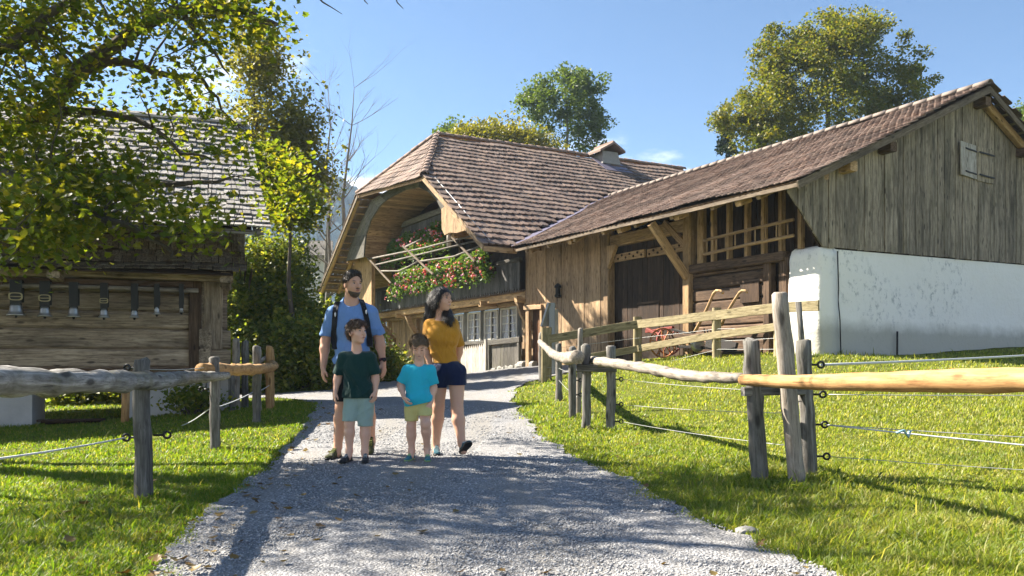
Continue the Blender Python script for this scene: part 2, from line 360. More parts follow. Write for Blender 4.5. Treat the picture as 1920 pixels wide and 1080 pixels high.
def grassmat():
    t = NT('grass_blade'); r = t.n('ShaderNodeNewGeometry').outputs['Random Per Island']
    g = t.ramp(r, [(0, (.08, .15, .012)), (.35, (.12, .20, .016)), (.7, (.18, .245, .022)), (.9, (.27, .26, .045)), (1, (.38, .32, .12))])
    y = t.ramp(r, [(0, (.15, .205, .03)), (.4, (.22, .265, .04)), (.75, (.29, .30, .06)), (1, (.44, .38, .17))])
    sx = t.n('ShaderNodeSeparateXYZ'); t.l(t.pos(), sx.inputs[0])
    n = t.noise(t.pos((1, 1, 0)), .9, 4, .6)
    side = t.math('ADD', t.math('MULTIPLY', sx.outputs[0], .22), t.math('MULTIPLY', t.math('SUBTRACT', n, .5), 2.2))
    c = t.mix(t.math('ADD', side, .25, True), g, y)
    dry = t.noise(t.pos((1, 1, 0)), 2.6, 5, .7); c = t.mix(t.math('MULTIPLY', t.ramp(dry, [(.55, (0, 0, 0)), (.7, (1, 1, 1))]), .6), c, (.3, .24, .10)); lush = t.noise(t.pos((1, 1, 0)), 1.7, 4, .6); c = t.mix(t.math('MULTIPLY', t.ramp(lush, [(.52, (0, 0, 0)), (.66, (1, 1, 1))]), .55), c, (.085, .15, .018))
    b = t.bsdf(c, .45, spec=.3); tr = t.n('ShaderNodeBsdfTranslucent'); t.l(t.mix(1.0, c, (1.6, 1.6, .6), 'MULTIPLY'), tr.inputs[0])
    mx = t.n('ShaderNodeMixShader'); mx.inputs[0].default_value = .5; t.l(b.outputs[0], mx.inputs[1]); t.l(tr.outputs[0], mx.inputs[2])
    return t.done(mx)
M['grass'] = grassmat()
def soilmat():
    t = NT('turf'); p = t.pos(); n = t.noise(p, 1.1, 5, .6); f = t.noise(p, 22, 5, .7); h = t.noise(p, 90, 3, .7)
    c = t.mix(n, (.12, .15, .02), (.21, .205, .04)); c = t.mix(t.ramp(f, [(.35, (1, 1, 1)), (.6, (0, 0, 0))]), c, (.05, .075, .014)); c = t.mix(t.ramp(h, [(.5, (0, 0, 0)), (.75, (.7, .7, .7))]), c, (.21, .2, .06))
    return t.done(t.bsdf(c, .95, t.math('ADD', f, h), .8, .04, .1))
M['turf'] = soilmat()
def gravelmat():
    t = NT('gravel'); p = t.pos()
    v = t.n('ShaderNodeTexVoronoi'); t.l(p, v.inputs['Vector']); v.inputs['Scale'].default_value = 58; v.inputs['Randomness'].default_value = 1
    v2 = t.n('ShaderNodeTexVoronoi'); t.l(p, v2.inputs['Vector']); v2.inputs['Scale'].default_value = 130
    sp = t.n('ShaderNodeSeparateColor'); t.l(v.outputs['Color'], sp.inputs[0]); n = t.noise(p, .7, 5, .6); n2 = t.noise(p, 5, 4, .6)
    c = t.ramp(sp.outputs[0], [(0, (.19, .195, .205)), (.5, (.32, .325, .335)), (.85, (.45, .45, .45)), (1, (.6, .59, .57))])
    c = t.mix(t.ramp(v.outputs['Distance'], [(.3, (0, 0, 0)), (.75, (1, 1, 1))]), c, (.13, .13, .135))
    c = t.mix(t.math('MULTIPLY', t.ramp(n, [(.4, (0, 0, 0)), (.7, (1, 1, 1))]), .35), c, (.4, .375, .34))
    c = t.mix(t.math('MULTIPLY', n2, .3), c, (.2, .2, .2))
    tr = t.noise(t.pos((2.6, .22, 1)), 1.0, 4, .6); c = t.mix(t.math('MULTIPLY', t.ramp(tr, [(.47, (0, 0, 0)), (.62, (1, 1, 1))]), .7), c, (.25, .235, .21))
    h = t.math('ADD', t.math('MULTIPLY', v.outputs['Distance'], -1.0), t.math('MULTIPLY', v2.outputs['Distance'], -.4))
    return t.done(t.bsdf(c, .9, h, .8, .014, .2))
M['gravel'] = gravelmat()
def pebblemat():
    t = NT('pebble'); r = t.n('ShaderNodeNewGeometry').outputs['Random Per Island']
    return t.done(t.bsdf(t.ramp(r, [(0, (.17, .175, .185)), (.4, (.28, .285, .295)), (.8, (.38, .38, .38)), (1, (.5, .485, .46))]), .85))
M['pebble'] = pebblemat()
def fabric(name, col, nscale=220, fold=9, fstr=.7, rough=.9, heather=0):
    t = NT(name); n = t.noise(t.pos((1, 1, .45)), fold, 3, .55, .4); w = t.noise(t.pos(), nscale, 2, .5)
    c = t.mix(t.math('MULTIPLY', w, heather), col, tuple(min(1, x*1.9+.03) for x in col))
    return t.done(t.bsdf(c, rough, t.math('ADD', n, t.math('MULTIPLY', w, .04)), fstr, .05, .15, **{'Sheen Weight': .15}))
M['skin_man'] = M['skin_woman'] = M['skin_boy'] = None
def skin(name, col):
    t = NT(name); n = t.noise(t.pos(), 35, 4, .6); c = t.mix(t.math('MULTIPLY', n, .35), col, (col[0]*.8, col[1]*.55, col[2]*.5))
    return t.done(t.bsdf(c, .5, n, .1, .002, .35, **{'Subsurface Weight': .12, 'Subsurface Radius': (.012, .005, .003)}))
M['skin_man'] = skin('tanned_skin', (.60, .355, .24)); M['skin_woman'] = skin('warm_skin', (.66, .40, .275)); M['skin_boy'] = skin('fair_skin', (.73, .455, .325))
def hairmat(name, a, b):
    t = NT(name); n = t.noise(t.pos((90, 90, 14)), 1.2, 4, .6, 1.0); return t.done(t.bsdf(t.mix(n, a, b), .42, n, .7, .01, .5))
M['hair_black'] = hairmat('black_hair', (.006, .005, .004), (.03, .022, .017)); M['hair_dark'] = hairmat('dark_brown_hair', (.012, .008, .006), (.045, .03, .02))
M['hair_brown'] = hairmat('brown_hair', (.05, .026, .014), (.15, .085, .045)); M['hair_blond'] = hairmat('dark_blond_hair', (.1, .065, .035), (.28, .19, .105))
M['eye'] = plain('eye', (.02, .015, .012), .15); M['lip'] = plain('lip', (.42, .16, .13), .5)
M['eye_white'] = plain('eye_white', (.5, .46, .43), .25)
M['teeth'] = plain('teeth', (.75, .72, .66), .3)
# ------------------------------------------------------------------ foliage helpers
ROUND = (np.array([(0, 0, 0), (.5, .36, .12), (1, 0, 0), (.5, -.36, .12)]), np.array([(0, 1, 2), (0, 2, 3)]))
_ml = [(0, 0), (.12, .30), (.0, .52), (.34, .40), (.42, .62), (.62, .34), (1.0, .0), (.62, -.34), (.42, -.62), (.34, -.40), (.0, -.52), (.12, -.30)]
MAPLE = (np.array([(.3, 0, -.08)]+[(x, y, .10*abs(y)*2+.05*(x > .8)) for x, y in _ml]), np.array([(0, i, i+1) for i in range(1, 12)]+[(0, 12, 1)]))
def rot_rand(n, flat=.0, droop=0.0):
    """random frames; flat pulls the leaf normals towards up"""
    z = rng.normal(0, 1, (n, 3)); z[:, 2] = np.abs(z[:, 2])+flat; z /= np.linalg.norm(z, axis=1)[:, None]
    a = rng.normal(0, 1, (n, 3)); a[:, 2] -= droop; x = a-z*(a*z).sum(1)[:, None]; x /= np.linalg.norm(x, axis=1)[:, None]
    y = np.cross(z, x); return np.stack([x, y, z], 2)
def leaf_mesh(P, size, mat, shape=ROUND, flat=.4, droop=0.0, name='foliage', svar=.45):
    n = len(P); S, F0 = shape; R = rot_rand(n, flat, droop); sc = size*(1+svar*(rng.random(n)*2-1))
    V = np.einsum('nij,kj->nki', R, S)*sc[:, None, None]+np.asarray(P)[:, None, :]; k = len(S)
    F = (F0[None]+(np.arange(n)*k)[:, None, None]).reshape(-1, 3)
    return mesh_np(name, V.reshape(-1, 3), F, mat)
_oc = np.array([(1, 0, 0), (-1, 0, 0), (0, 1, 0), (0, -1, 0), (0, 0, .8), (0, 0, -.8)], float); _of = np.array([(0, 2, 4), (2, 1, 4), (1, 3, 4), (3, 0, 4), (2, 0, 5), (1, 2, 5), (3, 1, 5), (0, 3, 5)])
def blob_mesh(P, size, mat, name='blossom'):
    n = len(P); V = _oc[None]*(1+.6*(rng.random((n, 6, 1))-.5))*(size*(.6+.8*rng.random((n, 1, 1)))); V = np.einsum('nij,nkj->nki', rot_rand(n), V)+np.asarray(P)[:, None]
    return mesh_np(name, V.reshape(-1, 3), (_of[None]+(np.arange(n)*6)[:, None, None]).reshape(-1, 3), mat)
def wig(a, b, n, amp):
    a = Vector(a); b = Vector(b); L = (b-a).length; out = []
    for i in range(n+1):
        t = i/n; p = a.lerp(b, t)
        if 0 < i < n: p += Vector((random.uniform(-1, 1), random.uniform(-1, 1), random.uniform(-.6, .6)))*amp*L
        out.append(p)
    return out
def tree(name, label, base, top, lobes, nclus, per, leaf, lmat, tr=.25, bark='bark', clus=.9, group=None, flat=.35, kind_leaf=ROUND, lean=(0, 0), shell=.55, keep_twigs=True, cat='tree'):
    """trunk, limbs to leaf clumps scattered through ellipsoid lobes (dx,dy,z,rx,ry,rz,weight), gaps between clumps"""
    bx, by = base; z0 = gz(bx, by); t = thing(name, (bx, by, z0), label, cat, group)
    trunk = [Vector((bx+lean[0]*k/6+random.uniform(-1, 1)*.02*top*(k > 0)*.6, by+lean[1]*k/6, z0-.2+(top-z0)*k/6)) for k in range(7)]
    b = MB(); b.add(tube_geo(trunk, [tr*(1.25 if k == 0 else 1)*(1-k/6.6) for k in range(7)], 9, .08)); b.build('trunk', M[bark], t, True)
    W = np.array([l[6] for l in lobes], float); W /= W.sum(); C = []
    for _ in range(nclus):
        l = lobes[rng.choice(len(lobes), p=W)]; d = rng.normal(0, 1, 3); d /= np.linalg.norm(d); r = rng.random()**shell
        C.append((bx+l[0]+d[0]*r*l[3], by+l[1]+d[1]*r*l[4], l[2]+d[2]*r*l[5]))
    C = np.array(C); lb = MB(); nodes = [(p, tr*(1-k/6.6)) for k, p in enumerate(trunk)]
    for c in sorted(C.tolist(), key=lambda q: q[2]):
        c = Vector(c); best = None
        for p, r in nodes:
            d = (p-c).length+max(0, p.z-c.z+.15*(c.xy-p.xy).length)*2.0
            if best is None or d < best[0]: best = (d, p, r)
        _, p, r = best; L = (c-p).length; r0 = min(r*.6, .012*L+.012); pts = wig(p, c, 4, .06); pts[1].z -= .0
        lb.add(tube_geo(pts, [r0*(1-.2*i) for i in range(4)]+[r0*.15], 4, 0, False)); nodes += [(q, r0*(1-.2*i)) for i, q in enumerate(pts) if i]
    lb.build('branches', M[bark], t, True)
    if per:
        n = nclus*per; ci = rng.integers(0, nclus, n); cr = clus*(.55+.9*rng.random(nclus)); d = rng.normal(0, 1, (n, 3)); d /= np.linalg.norm(d, axis=1)[:, None]; d *= (rng.random(n)**.45)[:, None]*np.array([1, 1, .66]); P = C[ci]+d*cr[ci][:, None]
        tag(new_obj('crown', leaf_mesh(P, leaf, lmat, kind_leaf, flat), None, t), kind='stuff')
    return t
# ------------------------------------------------------------------ terrain
CP = np.array([(0,3,0),(-4,3,0),(4,3,.06),(0,-2,-.1),(-10,0,0),(12,0,.25),(0,5,.01),(-2.71,6.3,.046),(-3.31,9.5,.09),(-3.52,11.8,.24),(-4.07,14.3,.31),
(-1.2,8.2,.13),(1.95,6.7,.125),(.97,11.1,.176),(.87,12.4,.25),(.84,15.5,.37),(.81,20,.6),(2.94,19.6,1.1),(4.2,17.5,1.17),(5.15,16,1.22),
(5.9,16.2,1.2),(7.5,17.2,1.18),(12.2,19.6,1.42),(3,5,.11),(5,9,.38),(6,13,.82),(9,14,1.0),(3.2,13.5,.62),(-1,12,.27),(0,24,.8),(.3,26,.93),(-2,22,.5),(-5.8,22,.3),
(-3.5,29,.52),(-.86,29.2,.76),(-2.4,31,.6),(-5,35,.3),(-8,30,.2),(-5.8,14.3,.174),(-7.7,13.5,.05),(-9,19,.1),(-12,12,0),(5,35,1.1),(10,30,1.5),(16,25,1.6)], float)
def _U(r2): return np.where(r2 > 1e-9, r2*np.log(np.maximum(r2, 1e-9)), 0)
def _fit():
    n = len(CP); P = np.c_[np.ones(n), CP[:, :2]]
    K = _U(((CP[:, None, :2]-CP[None, :, :2])**2).sum(-1))+np.eye(n)*2.0
    A = np.zeros((n+3, n+3)); A[:n, :n] = K; A[:n, n:] = P; A[n:, :n] = P.T
    return np.linalg.solve(A, np.r_[CP[:, 2], 0, 0, 0])
CW = _fit()
def G(x, y):
    """height of the ground"""
    x = np.clip(np.asarray(x, float), -14, 16); y = np.clip(np.asarray(y, float), -2, 40)
    r = CW[-3]+CW[-2]*x+CW[-1]*y
    for (cx, cy, _), w in zip(CP, CW[:-3]): r = r+w*_U((x-cx)**2+(y-cy)**2)
    return r
def gz(x, y): return float(G(x, y))
def gp(x, y, dz=0.0): return Vector((x, y, gz(x, y)+dz))
def axis(lo, hi, d, far, g=1.35):
    a = list(np.arange(lo, hi+1e-6, d)); s = d
    while a[-1] < far: s *= g; a.append(a[-1]+s)
    s = d
    while a[0] > -far: s *= g; a.insert(0, a[0]-s)
    return np.array(a)
def build_ground():
    xs = axis(-14, 16, .25, 900); ys = axis(-2, 40, .25, 900); X, Y = np.meshgrid(xs, ys, indexing='ij'); Z = G(X, Y)
    Z = Z+.012*np.sin(X*5.1+Y*1.3)*np.sin(Y*4.3-X*.7)
    n, m = X.shape; I = np.arange(n*m).reshape(n, m)
    F = np.stack([I[:-1, :-1], I[1:, :-1], I[1:, 1:], I[:-1, 1:]], -1).reshape(-1, 4)
    return tag(new_obj('ground', mesh_np('ground', np.stack([X, Y, Z], -1).reshape(-1, 3), F, M['turf'], True)), 'grassy ground rising towards the barn', kind='structure')
build_ground()
PATH = [(-1.0,.5),(-1.62,3.4),(-1.77,4.22),(-2.04,5.34),(-2.09,6.44),(-2.24,7.78),(-2.5,9.64),(-2.83,11.84),(-3.17,13.8),(-3.6,15.8),(-4.38,18.0),(-5.31,19.6),(-7.2,20.6),(-11,20.9),(-11,23),(-7,22.4),
        (-5.6,22.0),(-4.6,22.6),(-4.2,25),(-5.2,31),(-6.3,37.6),(-3.4,33.4),(-1.4,29.7),(.3,26.6),(.75,25.6),(1.6,24),(2.2,22.6),(1.9,21.4),(.9,20.9),(.33,20.6),(.06,18.64),(.02,16.54),(.12,13.3),(.28,11.2),(.54,8.6),(.76,7.56),(.94,6.84),(1.08,5.96),(1.22,5.28),(1.39,4.64),(1.54,4.1),(1.6,3.3),(1.7,.5)]
def rough_edge(poly, step=.09, amp=.05):
    out = []; n = len(poly); ph = 0
    for i in range(n):
        a = Vector(poly[i]); b = Vector(poly[(i+1) % n]); L = (b-a).length; k = max(1, int(L/step)); nn = Vector((-(b-a).y, (b-a).x)).normalized()
        for j in range(k):
            ph += step; d = amp*(math.sin(ph*2.3)*.8+math.sin(ph*5.9+1)*.6+random.uniform(-.7, .7)); p = a.lerp(b, j/k)+nn*d; out.append((p.x, p.y))
    return out
def build_path():
    edge = rough_edge(PATH); n = len(edge); P = np.array(edge)
    xs = np.arange(-11, 2.4, .22); ys = np.arange(.6, 38, .22); X, Y = np.meshgrid(xs, ys); X = X.ravel(); Y = Y.ravel()
    k = in_poly(X, Y, PATH); pts = edge+[(a, b) for a, b in zip(X[k], Y[k])]
    v, e, f, *_ = delaunay_2d_cdt([Vector(p) for p in pts], [], [list(range(n))], 1, 1e-5)
    A = np.array([(p.x, p.y) for p in v]); z = G(A[:, 0], A[:, 1])+.022+.01*np.sin(A[:, 0]*3.1+1)*np.sin(A[:, 1]*2.3)+.004*rng.standard_normal(len(A))
    me = mesh_np('gravel_path', np.c_[A, z], np.array([list(t) for t in f if len(t) == 3]), M['gravel'], True)
    tag(new_obj('gravel_path', me), 'grey gravel path winding up to the farmhouse', kind='structure')
build_path()
def build_pebbles():
    n = 60000; y = 3.6/(1-rng.random(n)*.78); y = y[y < 15]; x = rng.uniform(-3.4, 1.7, len(y)); k = in_poly(x, y, PATH); x = x[k]; y = y[k]; n = len(x)
    oc = np.array([(1, 0, 0), (-1, 0, 0), (0, 1, 0), (0, -1, 0), (0, 0, .7), (0, 0, -.5)], float)
    F0 = np.array([(0, 2, 4), (2, 1, 4), (1, 3, 4), (3, 0, 4), (2, 0, 5), (1, 2, 5), (3, 1, 5), (0, 3, 5)])
    s = (.004+.006*rng.random(n)**3)*(1+.05*y)
    V = oc[None]*(1+.45*(rng.random((n, 6, 1))-.5))*s[:, None, None]*(.7+.6*rng.random((n, 1, 3))); a = rng.random(n)*6.28; c, si = np.cos(a)[:, None], np.sin(a)[:, None]
    vx = V[..., 0]*c-V[..., 1]*si+x[:, None]; vy = V[..., 0]*si+V[..., 1]*c+y[:, None]; vz = V[..., 2]+(G(x, y)+.024)[:, None]
    F = (F0[None]+(np.arange(n)*6)[:, None, None]).reshape(-1, 3)
    tag(new_obj('gravel_stones', mesh_np('gravel_stones', np.stack([vx, vy, vz], -1).reshape(-1, 3), F, M['pebble'])), 'loose grey gravel stones lying over the path', kind='stuff')
build_pebbles()
def build_litter():
    n = 170; y = 3.8/(1-rng.random(n)*.75); x = rng.uniform(-3.2, 1.6, n); edge = rng.random(n) < .55; x = np.where(edge, np.interp(y, [4.2, 5.3, 6.4, 7.8, 9.6, 11.8, 14], [-1.77, -2.04, -2.09, -2.24, -2.5, -2.83, -3.2])+np.abs(rng.normal(0, .35, n)), x)
    P = np.c_[x, y, G(x, y)+.04]; mt = leafmat('fallen_leaf', [(.10, .055, .02), (.2, .12, .03), (.3, .2, .05), (.14, .11, .04)], .15)
    tag(new_obj('fallen_leaves', leaf_mesh(P, .05, mt, MAPLE, 3.0, 0, 'fallen_leaves')), 'small dry fallen leaves strewn over the gravel', kind='stuff')
build_litter()
def in_blocks(x, y):
    a = (x-5.95)*-.482+(y-16.4)*.876; w = (x-5.95)*.876+(y-16.4)*.482
    k = (a > -.05) & (w > -.1) & (w < 12)
    b = (x+4.76)*-.95+(y-14.5)*-.31; d = (x+4.76)*.31+(y-14.5)*-.95
    return k | ((b > .6) & (b < 2.0) & (d < 0) & (d > -1.1)) | ((b > 2.95) & (d < 0) & (d > -1.1))
def build_grass():
    n = 1000000; th = rng.uniform(-.80, .80, n); r = 2.6/(1-rng.random(n)*.90); x = r*np.tan(th); y = r
    k = (y < 25) & (x > -11) & (x < 15); x = x[k]; y = y[k]
    jx = x+.07*np.sin(y*7.3)+.05*rng.standard_normal(len(x)); jy = y+.06*rng.standard_normal(len(x))
    k = ~in_poly(jx, jy, PATH) & ~in_blocks(x, y); x = x[k]; y = y[k]; n = len(x)
    patch = np.sin(x*1.7+2*np.sin(y*.9))*np.sin(y*1.3+1.7*np.sin(x*.8)); tuft = np.sin(x*5.3+3*np.sin(y*2.1))*np.sin(y*4.7+2*np.sin(x*2.9))
    h = (.027+.021*rng.random(n))*(1+.28*patch+.3*tuft)
    wl = np.abs((x-5.95)*(-.482-.085*.876)+(y-16.4)*(.876-.085*.482))
    near = 1.6*np.exp(-(wl/.25)**2)*(x > 5.6)+np.exp(-((x-2.15)**2/.5+(y-6.35)**2/.35))+.8*np.exp(-((x-2.9)**2/1.2+(y-4.6)**2/.8))+.5*np.exp(-((x+3.2)**2/2+(y-4.6)**2/2))
    for (px, py) in ((-2.71, 6.3), (-3.31, 9.45), (.97, 11.1), (1.28, 11.05), (.87, 12.4), (.84, 15.5)): near += .7*np.exp(-((x-px)**2+(y-py)**2)/.035)
    h = h*(1+1.25*near*rng.random(n)*1.15); h = np.where(rng.random(n) < .012, h*2.2, h)
    h *= 1+.012*y
    w = .0022*(1+.16*y)*(.7+.6*rng.random(n)); a = rng.random(n)*6.283; lean = h*(.25+.75*rng.random(n)); la = a+1.57+rng.normal(0, .5, n)
    dx, dy = np.cos(a)*w, np.sin(a)*w; lx, ly = np.cos(la)*lean, np.sin(la)*lean; z = G(x, y)-.006
    V = np.empty((n, 5, 3))
    V[:, 0] = np.c_[x-dx, y-dy, z]; V[:, 1] = np.c_[x+dx, y+dy, z]
    V[:, 2] = np.c_[x-dx*.8+lx*.35, y-dy*.8+ly*.35, z+h*.62]; V[:, 3] = np.c_[x+dx*.8+lx*.35, y+dy*.8+ly*.35, z+h*.62]; V[:, 4] = np.c_[x+lx, y+ly, z+h*.95]
    F = (np.array([(0, 1, 2), (1, 3, 2), (2, 3, 4)])[None]+(np.arange(n)*5)[:, None, None])
    for nm, lb, k in (('grass', 'green meadow grass on the left verge below the log fence', x < -.6), ('grass', 'sunlit yellow green pasture grass right of the path', x >= -.6)):
        idx = np.nonzero(k)[0]; m = len(idx); VV = V[idx].reshape(-1, 3); FF = (np.array([(0, 1, 2), (1, 3, 2), (2, 3, 4)])[None]+(np.arange(m)*5)[:, None, None]).reshape(-1, 3)
        tag(new_obj(nm, mesh_np(nm, VV, FF, M['grass'])), lb, kind='stuff')
    # broad weed leaves at the foot of the fence posts
    n = 420; c = rng.integers(0, 4, n); cx = np.array([2.2, 2.75, -2.9, 1.15])[c]; cy = np.array([6.2, 5.0, 5.2, 10.7])[c]; x = cx+rng.normal(0, .35, n); y = cy+rng.normal(0, .35, n)
    k = ~in_poly(x+.1, y, PATH) & ~in_poly(x-.1, y, PATH); x = x[k]; y = y[k]; n = len(x); z = G(x, y); a = rng.random(n)*6.283; L = .04+.05*rng.random(n); hh = .02+.06*rng.random(n); wv = L*.2
    V = np.empty((n, 4, 3)); ca, sa = np.cos(a), np.sin(a)
    V[:, 0] = np.c_[x, y, z]; V[:, 1] = np.c_[x+ca*L*.5-sa*wv, y+sa*L*.5+ca*wv, z+hh*.8]; V[:, 2] = np.c_[x+ca*L, y+sa*L, z+hh]; V[:, 3] = np.c_[x+ca*L*.5+sa*wv, y+sa*L*.5-ca*wv, z+hh*.8]
    F = (np.array([(0, 1, 2), (0, 2, 3)])[None]+(np.arange(n)*4)[:, None, None]).reshape(-1, 3)
    tag(new_obj('weeds', mesh_np('weeds', V.reshape(-1, 3), F, M['leaf_weed'])), 'broad leaved weeds growing at the fence feet', kind='stuff')
build_grass()
def build_mountain():
    xs = np.linspace(-420, 300, 260); ts = np.linspace(0, 1, 60); X, T = np.meshgrid(xs, ts, indexing='ij')
    top = np.interp(xs, [-420, -260, -150, -96, -83, -70, -40, 10, 120, 300], [96, 102, 104, 100, 92, 84, 66, 48, 34, 24])
    rg = np.cumsum(rng.normal(0, .5, len(xs))); rg -= np.linspace(rg[0], rg[-1], len(xs))
    H = (top+rg*.6)[:, None]*T**.85
    Yv = 330+110*T+8*np.sin(X*.03+T*5); H = H+rng.normal(0, .9, X.shape)*(T > .05)+5*np.sin(X*.06+T*9)*T*(1-T)
    n, m = X.shape; I = np.arange(n*m).reshape(n, m); F = np.stack([I[:-1, :-1], I[1:, :-1], I[1:, 1:], I[:-1, 1:]], -1).reshape(-1, 4)
    t = NT('haze_blue_forest'); nn = t.noise(t.pos(), .12, 6, .7); c = t.mix(nn, (.03, .055, .07), (.06, .095, .11)); mt = t.done(t.bsdf(c, .95, nn, 1.0, 2.0, .1))  # blue of the distant haze is mixed into the forest colour
    tag(new_obj('mountain', mesh_np('mountain', np.stack([X, Yv, H], -1).reshape(-1, 3), F, mt)), 'hazy blue wooded mountainside far behind the trees', kind='structure')
build_mountain()
def build_haze():
    b = MB(); x0, x1, y0, y1, z0, z1 = -460, 460, -40, 480, -3, 112
    V = [(x, y, z) for z in (z0, z1) for y in (y0, y1) for x in (x0, x1)]; F = [(0, 2, 3, 1), (4, 5, 7, 6), (0, 1, 5, 4), (2, 6, 7, 3), (0, 4, 6, 2), (1, 3, 7, 5)]
    t = NT('haze'); pv = t.n('ShaderNodeVolumePrincipled'); pv.inputs['Color'].default_value = (.6, .8, 1, 1); pv.inputs['Density'].default_value = .0004; pv.inputs['Anisotropy'].default_value = .2
    t.l(pv.outputs[0], t.out.inputs['Volume'])
    tag(new_obj('haze', mesh_pd('haze', V, F, t.m)), kind='stuff')
build_haze()
# ------------------------------------------------------------------ barn (local frame: s along the long wall, w across the gable)
C0 = Vector((5.95, 16.4, 0)); U = Vector((-.482, .876, 0)).normalized(); VV_ = Vector((.876, .482, 0)).normalized(); ZZ = Vector((0, 0, 1))
def H(s, w, z): return C0+U*s+VV_*w+ZZ*z
KB = .44
def gs(w): return .085*w                                # the gable stands a little out of square
def Hg(o, w, z): return H(o+gs(w), w, z)
def barn_roof(w): return 4.40+(w+1.1)*KB            # left slope
RW, RZ = 5.5, 7.3
def tile_geo(w, l, t, n=4):
    """flat tile with a rounded lower end, x down the slope"""
    p = [(0, -w/2), (l-w*.35, -w/2)]+[(l-w*.35+w*.35*math.sin(PI*k/n), -w/2*math.cos(PI*k/n)) for k in range(1, n)]+[(l-w*.35, w/2), (0, w/2)]
    return prism_geo(p, t)
def lay(parent, name, geo, mat, rows, limit=300, lift=.0, tilt=.06, jit=.006):
    """rows: list of (origin, down, across, normal, positions along across). Nearest `limit` pieces are parts, the rest one part."""
    me = mesh_pd(name, geo[0], geo[1], mat); allM = []
    for (o, dn, ac, nm, pos) in rows:
        for a in pos:
            x = (dn+nm*random.uniform(tilt-.02, tilt+.02)).normalized(); y0 = (ac+dn*random.uniform(-.02, .02)); z = x.cross(y0).normalized()
            if z.dot(nm) < 0: z = -z
            y = z.cross(x).normalized(); m = Matrix((x, y, z)).transposed().to_4x4()
            m.translation = o+ac*a+nm*(lift+random.uniform(0, jit)+.022*math.sin(a*.9+o.z*1.1)+.016*math.sin(a*2.3+o.z*2.1))+dn*random.uniform(-jit, jit); allM.append(m)
    eye = Vector((0, 0, EYE)); allM.sort(key=lambda m: (m.translation-eye).length)
    for m in allM[:limit]: new_obj(name, me, None, parent, m)
    if len(allM) > limit:
        V0 = np.array(geo[0]); nv = len(V0); R = np.array([[list(r) for r in m] for m in allM[limit:]]); V = np.einsum('nij,kj->nki', R[:, :3, :3], V0)+R[:, None, :3, 3]
        F = []
        for i in range(len(R)): F += [tuple(k+i*nv for k in f) for f in geo[1]]
        tag(new_obj(name, mesh_pd(name, V.reshape(-1, 3), F, mat), None, parent), kind='stuff')
def arange(a, b, d): return [a+d*i for i in range(int((b-a)/d)+1)]
barn = thing('barn', H(0, 0, 1.2), 'long weathered timber barn with tiled roof and whitewashed gable base', 'barn')
# gable boarding
gb = [-1.02]
while gb[-1] < 11.2: gb.append(gb[-1]+random.uniform(.17, .29))
def gtop(w): return (barn_roof(w) if w < RW else RZ-(w-RW)*KB)-.10
def gbot(w): return 3.3+max(0, -w)*.93+max(0, w)*.022
for a, b in zip(gb[:-1], gb[1:]):
    b2 = b-.012; off = random.uniform(-.012, .012)-.02; A = Hg(off, a, gbot(a)-random.uniform(0, .03)); B = Hg(off, b2, gbot(b2)); T2 = Hg(off, b2, gtop(b2)); T1 = Hg(off, a, gtop(a))
    pts = [A, T1, T2, B]
    if a < RW < b2: pts = [A, T1, Hg(off, RW, gtop(RW)), T2, B]
    slab('plank', pts, .028, M['wood_gable'], barn, ZZ)
slab('backing', [Hg(.06, -.9, 4.3), Hg(.06, 0, 3.3), Hg(.06, 11.3, 3.3), Hg(.06, 11.3, 4.5), Hg(.06, RW, 7.05), Hg(.06, -.9, 4.4)], .03, M['wood_dark'], barn, ZZ)
# masonry base: one wall with its free end
def pier():
    b = MB(); prof = []
    for z, e in ((.6, .06), (.95, .05), (1.2, .035), (1.45, .03), (1.75, .0), (2.0, .01), (2.3, -.005), (2.6, -.002), (2.9, -.015), (3.1, -.015), (3.2, -.025), (3.29, -.06), (3.34, -.14)): prof.append((z, e))
    V = []; F = []
    for z, e in prof:
        j = lambda: random.uniform(-.012, .012)
        for (s, w) in ((-.03-e, .02), (-.03-e, .2), (-.03-e, .42), (.82+e, .42), (.82+e, .2), (.82+e, .02), (.79+e, -.045-e), (.7, -.06-e), (.4, -.06-e), (.1, -.06-e), (.0-e, -.045-e)): V.append(H(s+j()*.6, w+j()*.6, z))
    n = len(prof)
    for i in range(n-1):
        for k in range(11): F.append((i*11+k, i*11+(k+1) % 11, i*11+11+(k+1) % 11, i*11+11+k))
    F.append(tuple((n-1)*11+k for k in range(11))); F.append(tuple(range(10, -1, -1))); b.add((V, F)); return b.build('masonry_pier', M['plaster'], barn, True)
pier()
def gwall():
    b = MB(); ws = np.linspace(.40, 11.4, 44); zs = np.linspace(.5, 3.27, 14); V = []; F = []
    for w in ws:
        for z in zs: V.append(Hg(.0-.05*(3.27-z)/2.7+.012*math.sin(w*2.1+z*3)+random.uniform(-.006, .006), w, z+.022*w*(z > 3)))
    nz = len(zs)
    for i in range(len(ws)-1):
        for k in range(nz-1): F.append((i*nz+k, i*nz+nz+k, i*nz+nz+k+1, i*nz+k+1))
    b.add((V, F)); b.add(box_pts([Hg(.02, .40, 3.285), Hg(.02, 11.4, 3.53), Hg(.78, 11.4, 3.53), Hg(.78, .40, 3.285)], -2.6)); return b.build('masonry_wall', M['plaster'], barn)
def box_pts(q, dz):
    V = [tuple(p) for p in q]+[tuple(Vector(p)+ZZ*dz) for p in q]
    return V, [(0, 1, 2, 3), (7, 6, 5, 4), (0, 4, 5, 1), (1, 5, 6, 2), (2, 6, 7, 3), (3, 7, 4, 0)]
gwall()
tube('iron_bar', [Hg(-.09, 2.35, 1.1), Hg(-.09, 2.36, 1.72)], .02, M['iron'], barn, 6)
